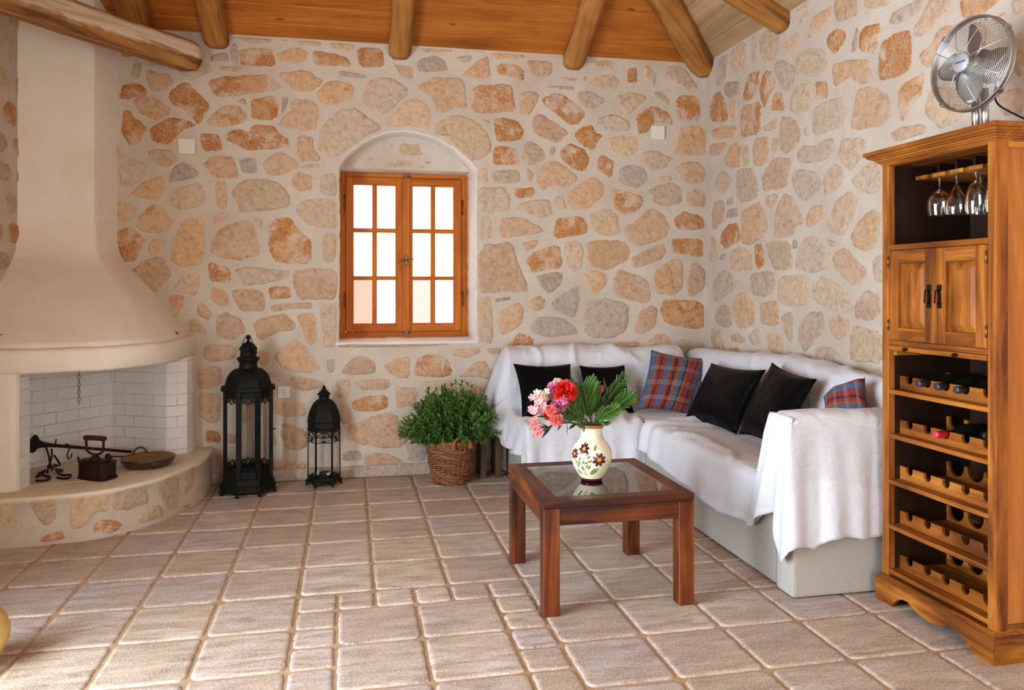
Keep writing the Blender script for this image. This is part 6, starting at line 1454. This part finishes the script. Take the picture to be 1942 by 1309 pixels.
def lances(lst, label):
    t = root('oleander_leaves', VT, label, 'leaves', 'green fronds in the vase'); bm = NB(); cl = bm.verts.layers.float_color.new('Col'); st = NB()
    for a, b, w_ in lst:
        a, b = Vector(a), Vector(b); leaf(bm, cl, a, b-a, Vector((.1, -.6, .8)), (b-a).length, w_, rr.uniform(.1, .9), .1); tube(st, smooth3([(VX, VY, VZ+.14), VT+(a-VT)*.3, a]), .0013, 4)
    finish('leaf_blades', bm, DKL, t); finish('stems', st, GREENST, t)
lances([((0.849, 3.200, 0.736), (0.782, 3.160, 0.679), .013), ((0.868, 3.200, 0.740), (0.792, 3.170, 0.703), .012), ((0.954, 3.220, 0.724), (0.908, 3.190, 0.707), .014), ((0.886, 3.200, 0.734), (0.855, 3.180, 0.704), .010), ((0.833, 3.200, 0.758), (0.767, 3.180, 0.766), .012), ((0.858, 3.250, 0.806), (0.799, 3.220, 0.823), .012), ((0.902, 3.200, 0.734), (0.899, 3.180, 0.682), .004)], 'dark narrow oleander leaves spreading at the lower left of the bouquet')
lances([((0.975, 3.300, 0.848), (0.957, 3.320, 0.910), .015), ((0.985, 3.300, 0.806), (0.965, 3.340, 0.889), .012)], 'pair of dark leaves standing up beside the big red carnation')
lances([((1.135, 3.360, 0.770), (1.123, 3.360, 0.900), .014), ((1.117, 3.320, 0.788), (1.145, 3.310, 0.842), .010), ((1.098, 3.300, 0.734), (1.103, 3.280, 0.817), .014), ((1.106, 3.340, 0.750), (1.058, 3.320, 0.841), .013), ((1.136, 3.320, 0.764), (1.174, 3.310, 0.829), .012), ((1.117, 3.320, 0.753), (1.136, 3.340, 0.859), .012)], 'dark lance shaped leaves standing between the fronds on the right')

# ================================================================ WINE CABINET
def cabinet():
    t = root('wine_cabinet', (2.39, 2.61, 0), 'tall honey coloured wooden wine cabinet with bottle racks against the right wall', 'cabinet')
    XF, XB_, YN, YR = 2.185, 2.588, 2.319, 2.907
    def part(nm, mat, *bxs, bev=.002, parent=t, **k):
        for b in bxs:
            bm = NB(); box(bm, *b, bev); o = finish(nm, bm, mat, parent, **k)
        return o
    # carcass
    part('front_post', CABZ, (XF, XF+.03, YN, 2.354, .10, 1.81)); part('front_post', CABZ, (XF, XF+.03, 2.868, YR, .10, 1.81))
    sp_ = part('side_panel', CABS, (XF+.03, XB_, YN+.010, YN+.020, .10, 1.81), bev=0)
    part('side_stile', CABZ, (XF+.001, XF+.052, YN-.0005, YN+.012, .10, 1.81), (XB_-.05, XB_, YN-.0005, YN+.012, .10, 1.81), parent=sp_)
    CABX = m_wood('honey_wood_deep', (.10, .025, .002), (.30, .10, .008), (.48, .20, .025), 'x', 1.2, .5, .0, contrast=.6)
    part('side_rail', CABX, (XF+.052, XB_-.05, YN, YN+.012, 1.785, 1.81), (XF+.052, XB_-.05, YN, YN+.012, .104, .128), parent=sp_)
    part('side_panel', CABS, (XF+.03, XB_, YR-.018, YR-.002, .10, 1.81), bev=0)
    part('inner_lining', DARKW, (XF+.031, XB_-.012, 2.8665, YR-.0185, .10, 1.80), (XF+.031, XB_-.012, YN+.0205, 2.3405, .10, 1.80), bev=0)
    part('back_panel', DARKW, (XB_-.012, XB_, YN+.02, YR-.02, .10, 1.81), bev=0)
    part('top_rail', CABY, (XF+.001, XF+.028, 2.354, 2.868, 1.799, 1.826))
    # cornice
    bm = NB()
    for o, z0, z1 in ((.004, 1.806, 1.816), (.012, 1.815, 1.823), (.020, 1.822, 1.832), (.034, 1.831, 1.838), (.044, 1.837, 1.848), (.054, 1.847, 1.864)):
        box(bm, XF-o, XB_+.004, YN-o, YR+o, z0, z1, .002, seg=1)
    finish('cornice', bm, CABY, t)
    part('top_shelf', CABY, (XF+.002, XB_-.012, 2.354, 2.868, 1.452, 1.474))
    part('rail', CABY, (XF, XB_-.012, 2.354, 2.868, 1.0635, 1.0835))
    tr = part('pull_out_tray', CABY, (XF-.004, XB_-.02, 2.356, 2.866, 1.0425, 1.0620))
    for y in (2.752, 2.489):
        bm = NB(); lathe(bm, [(0, 0), (.003, 0), (.003, .008), (.0072, .011), (.0085, .016), (.006, .021), (0, .022)], 14, M=Matrix.Translation((XF-.003, y, 1.052)) @ Matrix.Rotation(-pi/2, 4, 'Y')); finish('knob', bm, OLDM, tr)
    part('tray_runner', CABX, (XF+.02, 2.5, 2.846, 2.866, 1.020, 1.042), (XF+.02, 2.5, 2.356, 2.376, 1.020, 1.042), parent=tr)
    shelves = [.880, .697, .508, .323, .139]
    for z in shelves: part('shelf', CABY, (XF+.002, XB_-.012, 2.342, 2.868, z-.018, z))
    def rack(x, z, h, r, th=.012, dz=0):
        ys = [2.812, 2.710, 2.611, 2.513, 2.411]; pts = [(2.8665, z), (2.8665, z+h)]
        for yc in ys:
            pts.append((yc+r, z+h)); pts.append((yc+r, z+h-.010))
            for k in range(1, 12): a = pi*k/12; pts.append((yc+r*cos(a), z+h-.010-r*sin(a)*1.02))
            pts += [(yc-r, z+h-.010), (yc-r, z+h)]
        pts += [(2.3405, z+h), (2.3405, z)]
        bm = NB(); prism(bm, pts, 'x', x, x+th); finish('bottle_rack', bm, CABY, t)
    for z in shelves: rack(2.238, z, .053, .0195); rack(2.46, z, .062, .041)
    # doors
    def door(ya, yb, hy, hinge_y):
        za, zb = 1.085, 1.450; s = .052; y0, y1 = min(ya, yb)+.001, max(ya, yb)-.001
        d = part('door', CABZ, (XF+.001, XF+.020, y0, y0+s, za, zb), (XF+.001, XF+.020, y1-s, y1, za, zb), bev=.0015)
        part('door_rail', CABY, (XF+.0015, XF+.020, y0+s, y1-s, zb-.055, zb), (XF+.0015, XF+.020, y0+s, y1-s, za, za+.05), bev=.0015, parent=d)
        a0, a1, b0, b1 = y0+s, y1-s, za+.05, zb-.055; w_ = .030; b = NB()
        o = [(a0, b0), (a1, b0), (a1, b1), (a0, b1)]; i_ = [(a0+w_, b0+w_), (a1-w_, b0+w_), (a1-w_, b1-w_), (a0+w_, b1-w_)]
        vo = [b.verts.new((XF+.017, *p)) for p in o]; vm = [b.verts.new((XF+.006, *p)) for p in i_]; vi = [b.verts.new((XF+.0035, *p)) for p in i_]
        for k in range(4): b.faces.new([vo[k], vo[(k+1) % 4], vm[(k+1) % 4], vm[k]]); b.faces.new([vm[k], vm[(k+1) % 4], vi[(k+1) % 4], vi[k]])
        b.faces.new(vi); bmesh.ops.recalc_face_normals(b, faces=b.faces[:])
        finish('raised_panel', b, CABZ, d)
        bm = NB(); box(bm, XF-.003, XF+.001, hy-.011, hy+.011, 1.288, 1.310, .001); box(bm, XF-.003, XF+.001, hy-.011, hy+.011, 1.220, 1.240, .001); box(bm, XF-.003, XF+.001, hy-.006, hy+.006, 1.235, 1.292)
        tube(bm, [(XF-.012, hy+dy, z) for dy, z in ((-.006, 1.288), (-.011, 1.240), (.011, 1.240), (.006, 1.288))], .0028, 6, closed=True); tube(bm, [(XF-.002, hy, 1.290), (XF-.012, hy, 1.289)], .004, 6)
        finish('drop_handle', bm, OLDM, d)
        for z in (1.405, 1.145):
            bm = NB(); tube(bm, [(XF-.003, hinge_y, z-.022), (XF-.003, hinge_y, z+.022)], .004, 8); finish('hinge', bm, BRASS, d)
    door(2.608, 2.866, 2.636, 2.866); door(2.356, 2.608, 2.582, 2.356)
    # plinth with scalloped apron
    px, y0, y1 = XF-.020, 2.307, 2.923
    sc = [((2.165, 2.823, -0.105)[1], 0), ((2.165, 2.810, -0.099)[1], .020), ((2.165, 2.788, -0.090)[1], .042), ((2.165, 2.763, -0.079)[1], .053), ((2.165, 2.727, -0.064)[1], .056), ((2.165, 2.721, -0.061)[1], .050), ((2.165, 2.697, -0.051)[1], .040), ((2.165, 2.665, -0.037)[1], .031), ((2.165, 2.617, -0.017)[1], .026), ((2.165, 2.576, 0.001)[1], .030), ((2.165, 2.536, 0.018)[1], .042), ((2.165, 2.507, 0.031)[1], .056), ((2.165, 2.499, 0.034)[1], .050), ((2.165, 2.471, 0.046)[1], .046), ((2.165, 2.439, 0.060)[1], .038), ((2.165, 2.414, 0.070)[1], .022), ((2.165, 2.392, 0.080)[1], 0)]
    bm = NB(); prism(bm, [(y1, 0), (y1, .098), (y0, .098), (y0, 0)]+sc[::-1], 'x', px, px+.018); fpz = finish('plinth', bm, CABY, t)
    part('plinth', CABX, (px+.018, XB_, y0, y0+.016, 0, .098)); part('plinth', CABX, (px+.018, XB_, y1-.016, y1, 0, .098)); 
    part('plinth_moulding', CABY, (px+.004, XB_, y0+.004, y1-.004, .097, .104), (px+.010, XB_, y0+.008, y1-.008, .1035, .110))
    # glass holder bars
    for y in (2.795, 2.699, 2.606, 2.511, 2.415):
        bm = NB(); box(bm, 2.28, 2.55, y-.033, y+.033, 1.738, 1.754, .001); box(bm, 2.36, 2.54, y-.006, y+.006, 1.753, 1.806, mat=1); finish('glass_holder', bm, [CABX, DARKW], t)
cabinet()
# wine glasses hanging upside down
def wineglass(x, y, prof, label):
    t = root('wine_glass', (x, y, 1.755), label, 'glass', 'wine glasses hanging in the cabinet')
    bm = NB(); lathe(bm, prof, 32, x, y, 1.7575); finish('goblet', bm, DRINK, t)
q = N('drinking_glass'); q.set(Base__Color=(1, 1, 1, 1), Roughness=.0, Transmission__Weight=1.0, IOR=1.45); DRINK = q.m
DRINK = m_glass('drinking_glass_thin', (.93, .94, .94), .55, .02)
g1 = [(0, 0), (.033, -.001), (.034, -.003), (.010, -.007), (.004, -.014), (.0036, -.060), (.010, -.066), (.030, -.078), (.043, -.098), (.047, -.120), (.0465, -.140), (.042, -.170)]
g2 = [(0, 0), (.033, -.001), (.034, -.003), (.010, -.007), (.004, -.014), (.0036, -.055), (.008, -.062), (.018, -.080), (.032, -.104), (.042, -.130), (.0435, -.152), (.040, -.174)]
g3 = [(0, 0), (.033, -.001), (.034, -.003), (.010, -.007), (.004, -.014), (.0036, -.050), (.008, -.056), (.022, -.070), (.032, -.092), (.0375, -.120), (.038, -.145), (.034, -.180)]
wineglass(2.325, 2.747, g1, 'round bowled wine glass, leftmost hanging in the cabinet'); wineglass(2.322, 2.652, g2, 'wine glass hanging second from the left in the cabinet')
wineglass(2.326, 2.559, g3, 'narrow wine glass, third from the left hanging in the cabinet'); wineglass(2.326, 2.463, g3, 'narrow wine glass, rightmost in the cabinet, partly behind the post')
wineglass(2.43, 2.652, g2, 'wine glass hanging behind the second one from the left'); wineglass(2.43, 2.559, g1, 'wine glass hanging behind the narrow third one')
def bottle(x, y, z, cap, glass, label, flip=False, band=None):
    t = root('wine_bottle', (x, y, z), label, 'bottle', 'wine bottles in the cabinet racks')
    M = Matrix.Translation((x, y, z)) @ Matrix.Rotation(pi/2 if not flip else -pi/2, 4, 'Y')
    bm = NB(); lathe(bm, [(.0125, .02), (.0135, .07), (.018, .09), (.032, .115), (.036, .13), (.036, .285), (.033, .292), (0, .288)], 28, M=M); finish('bottle_glass', bm, glass, t)
    bm = NB(); lathe(bm, [(0, 0), (.0135, 0), (.0145, .002), (.0145, .012), (.0135, .014), (.0138, .05), (.0128, .051)], 24, M=M); finish('cap', bm, cap, t)
    if band: bm = NB(); lathe(bm, [(.0364, .165), (.0366, .17), (.0366, .245), (.0364, .25)], 28, M=M); finish('paper_label', bm, band, t)
DG = simple('dark_bottle_glass', (.004, .006, .004), .08); CB = simple('dark_capsule', (.022, .024, .035), .45); CR_ = simple('red_capsule', (.62, .020, .045), .4); PL = simple('label_paper', (.22, .12, .12), .7)
bottle(2.196, 2.710, .921, CB, DG, 'dark capped wine bottle in the top rack, leftmost bottle'); bottle(2.196, 2.611, .921, CB, DG, 'dark capped wine bottle in the top rack, middle bottle'); bottle(2.196, 2.513, .921, CB, DG, 'dark capped wine bottle in the top rack, right bottle')
bottle(2.190, 2.611, .738, CR_, DG, 'wine bottle with a bright red cap in the second rack')
bottle(2.575, 2.47, .737, CB, DG, 'labelled wine bottle lying base forward in the second rack', True, PL)

# ================================================================ FAN
def fan():
    FX, FY, FZ = 2.37, 2.585, 1.864
    t = root('table_fan', (FX, FY, FZ), 'brushed metal table fan standing on top of the wine cabinet', 'fan')
    bm = NB(); lathe(bm, [(0, 0), (.098, 0), (.100, .006), (.090, .016), (.05, .024), (.03, .03), (0, .032)], 40, FX, FY, FZ); finish('fan_base', bm, STEEL, t)
    Cn = Vector((2.319, 2.575, 2.148))
    nd = Vector((-.985, -.10, .045)).normalized(); rt = Vector((0, 0, 1)).cross(nd).normalized(); up = nd.cross(rt)
    M = Matrix((rt, up, nd)).transposed().to_4x4(); M.translation = Cn
    for dx in (-.017, .017):
        bm = NB(); p = Vector((FX, FY, FZ+.02)); s = Vector((.45, -.89, 0)).normalized()
        tube(bm, [p+s*dx, Vector((Cn.x+.055, Cn.y+.02, Cn.z-.09))+s*dx], .0135, 14); finish('pole', bm, STEEL, t)
    bm = NB(); lathe(bm, [(0, -.150), (.030, -.148), (.052, -.135), (.060, -.11), (.062, -.05), (.058, -.038), (0, -.036)], 32, M=M)
    finish('motor_housing', bm, STEELD, t)
    RG = .176
    def grille(sg, nr, r0, nm, spk, depth):
        bm = NB()
        def zz(r): return sg*(.012+depth*(1-((r-r0)/(RG-r0))**2.2 if r > r0 else 1))
        for k in range(nr):
            r = r0+(RG-.004-r0)*k/(nr-1)
            tube(bm, [(r*cos(a), r*sin(a), zz(r)) for a in [2*pi*i/72 for i in range(72)]], .0008, 4, closed=True, M=M)
        for k in range(spk):
            a = 2*pi*k/spk+.3; tube(bm, [((r0+(RG-r0)*q)*cos(a), (r0+(RG-r0)*q)*sin(a), zz(r0+(RG-r0)*q)+sg*.0015) for q in [i/8 for i in range(9)]], .0013, 5, M=M)
        return finish(nm, bm, STEEL, t)
    grille(1, 24, .034, 'front_grille', 8, .042); grille(-1, 22, .050, 'rear_grille', 6, .030)
    bm = NB()
    for z in (-.010, .010): tube(bm, [(RG*cos(a), RG*sin(a), z) for a in [2*pi*i/80 for i in range(80)]], .0042, 8, closed=True, M=M)
    lathe(bm, [(RG+.001, -.009), (RG+.002, 0), (RG+.001, .009)], 80, M=M)
    for a in (.75, 2.4, 3.9, 5.3): box(bm, -.010, .010, -.006, .008, -.016, .016, .002, M=M @ Matrix.Rotation(a, 4, 'Z') @ Matrix.Translation((0, RG, 0)))
    finish('grille_rim', bm, STEELD, t)
    for k in range(4):
        bm = NB(); b = NB(); K = 8; rows = []
        for i in range(K+1):
            q = i/K; r = .030+.122*q; wd = .030+.075*sin(pi*min(1, q*.80+.10))**1.0; row = []
            for j in range(7):
                m = j/6-.5; a = m*wd/max(r, .05)+.35*q; rr_ = r*(1-.10*abs(m*2)**3*q); row.append(b.verts.new((rr_*cos(a), rr_*sin(a), -.004+m*-.040*(1-.4*q)+.006*cos(m*pi))))
            rows.append(row)
        for i in range(K):
            for j in range(6): f = b.faces.new([rows[i][j], rows[i][j+1], rows[i+1][j+1], rows[i+1][j]]); f.smooth = True
        merge(bm, b, M=M @ Matrix.Rotation(2*pi*k/4+1.25, 4, 'Z')); o = finish('fan_blade', bm, STEELD, t); md = o.modifiers.new('th', 'SOLIDIFY'); md.thickness = .0015
    bm = NB(); lathe(bm, [(.030, -.03), (.030, .01), (.02, .016), (0, .018)], 24, M=M); finish('blade_hub', bm, STEELD, t)
    bm = NB(); lathe(bm, [(.0, .057), (.034, .056), (.037, .053), (.037, .046), (0, .046)], 40, M=M); hc = finish('badge', bm, simple('badge_silver', (.36, .36, .38), .5, .3), t)
    fc = bpy.data.curves.new('badge_text', 'FONT'); fc.body = 'CARLSON'; fc.size = .0105; fc.align_x = 'CENTER'; fc.align_y = 'CENTER'; fc.extrude = .0003; fc.shear = .2
    fo = bpy.data.objects.new('badge_text_tmp', fc); C.objects.link(fo); bpy.context.view_layer.update()
    me = bpy.data.meshes.new_from_object(fo.evaluated_get(bpy.context.evaluated_depsgraph_get())); bpy.data.objects.remove(fo)
    me.transform(Matrix.Translation(-OFF[hc.name]) @ M @ Matrix.Translation((0, 0, .0578))); me.materials.clear(); me.materials.append(BLACKP)
    tx = bpy.data.objects.new('badge_lettering', me); C.objects.link(tx); tx.parent = hc
    bm = NB(); tube(bm, smooth3([Cn-nd*.12-Vector((0, 0, .055)), Vector((2.370, 2.520, 1.999)), Vector((2.331, 2.440, 1.948)), Vector((2.50, 2.40, 1.868)), (2.56, 2.42, 1.868), (2.62, 2.45, 1.84), (2.622, 2.45, 1.5)]), .0035, 7); finish('power_cord', bm, BLACKP, t)
fan()
# round yellow pot cut by the left picture edge
t = root('round_pot', (-1.262, 3.0, 0), 'round yellow glazed pot on the floor, cut by the left picture edge', 'pot')
q = N('yellow_glaze'); v = q.co(); q.set(Base__Color=q.ramp(q.noise(v, 8, 3), (.35, (.55, .33, .07)), (.65, (.62, .44, .14))), Roughness=.3)
bm = NB(); lathe(bm, [(0, 0), (.05, 0), (.06, .006), (.095, .04), (.118, .09), (.121, .125), (.108, .165), (.078, .20), (.055, .213), (.05, .225), (.058, .236), (.05, .236), (.044, .22), (.05, .19), (0, .05)], 40, -1.262, 3.0, 0); finish('pot_body', bm, q.m, t)
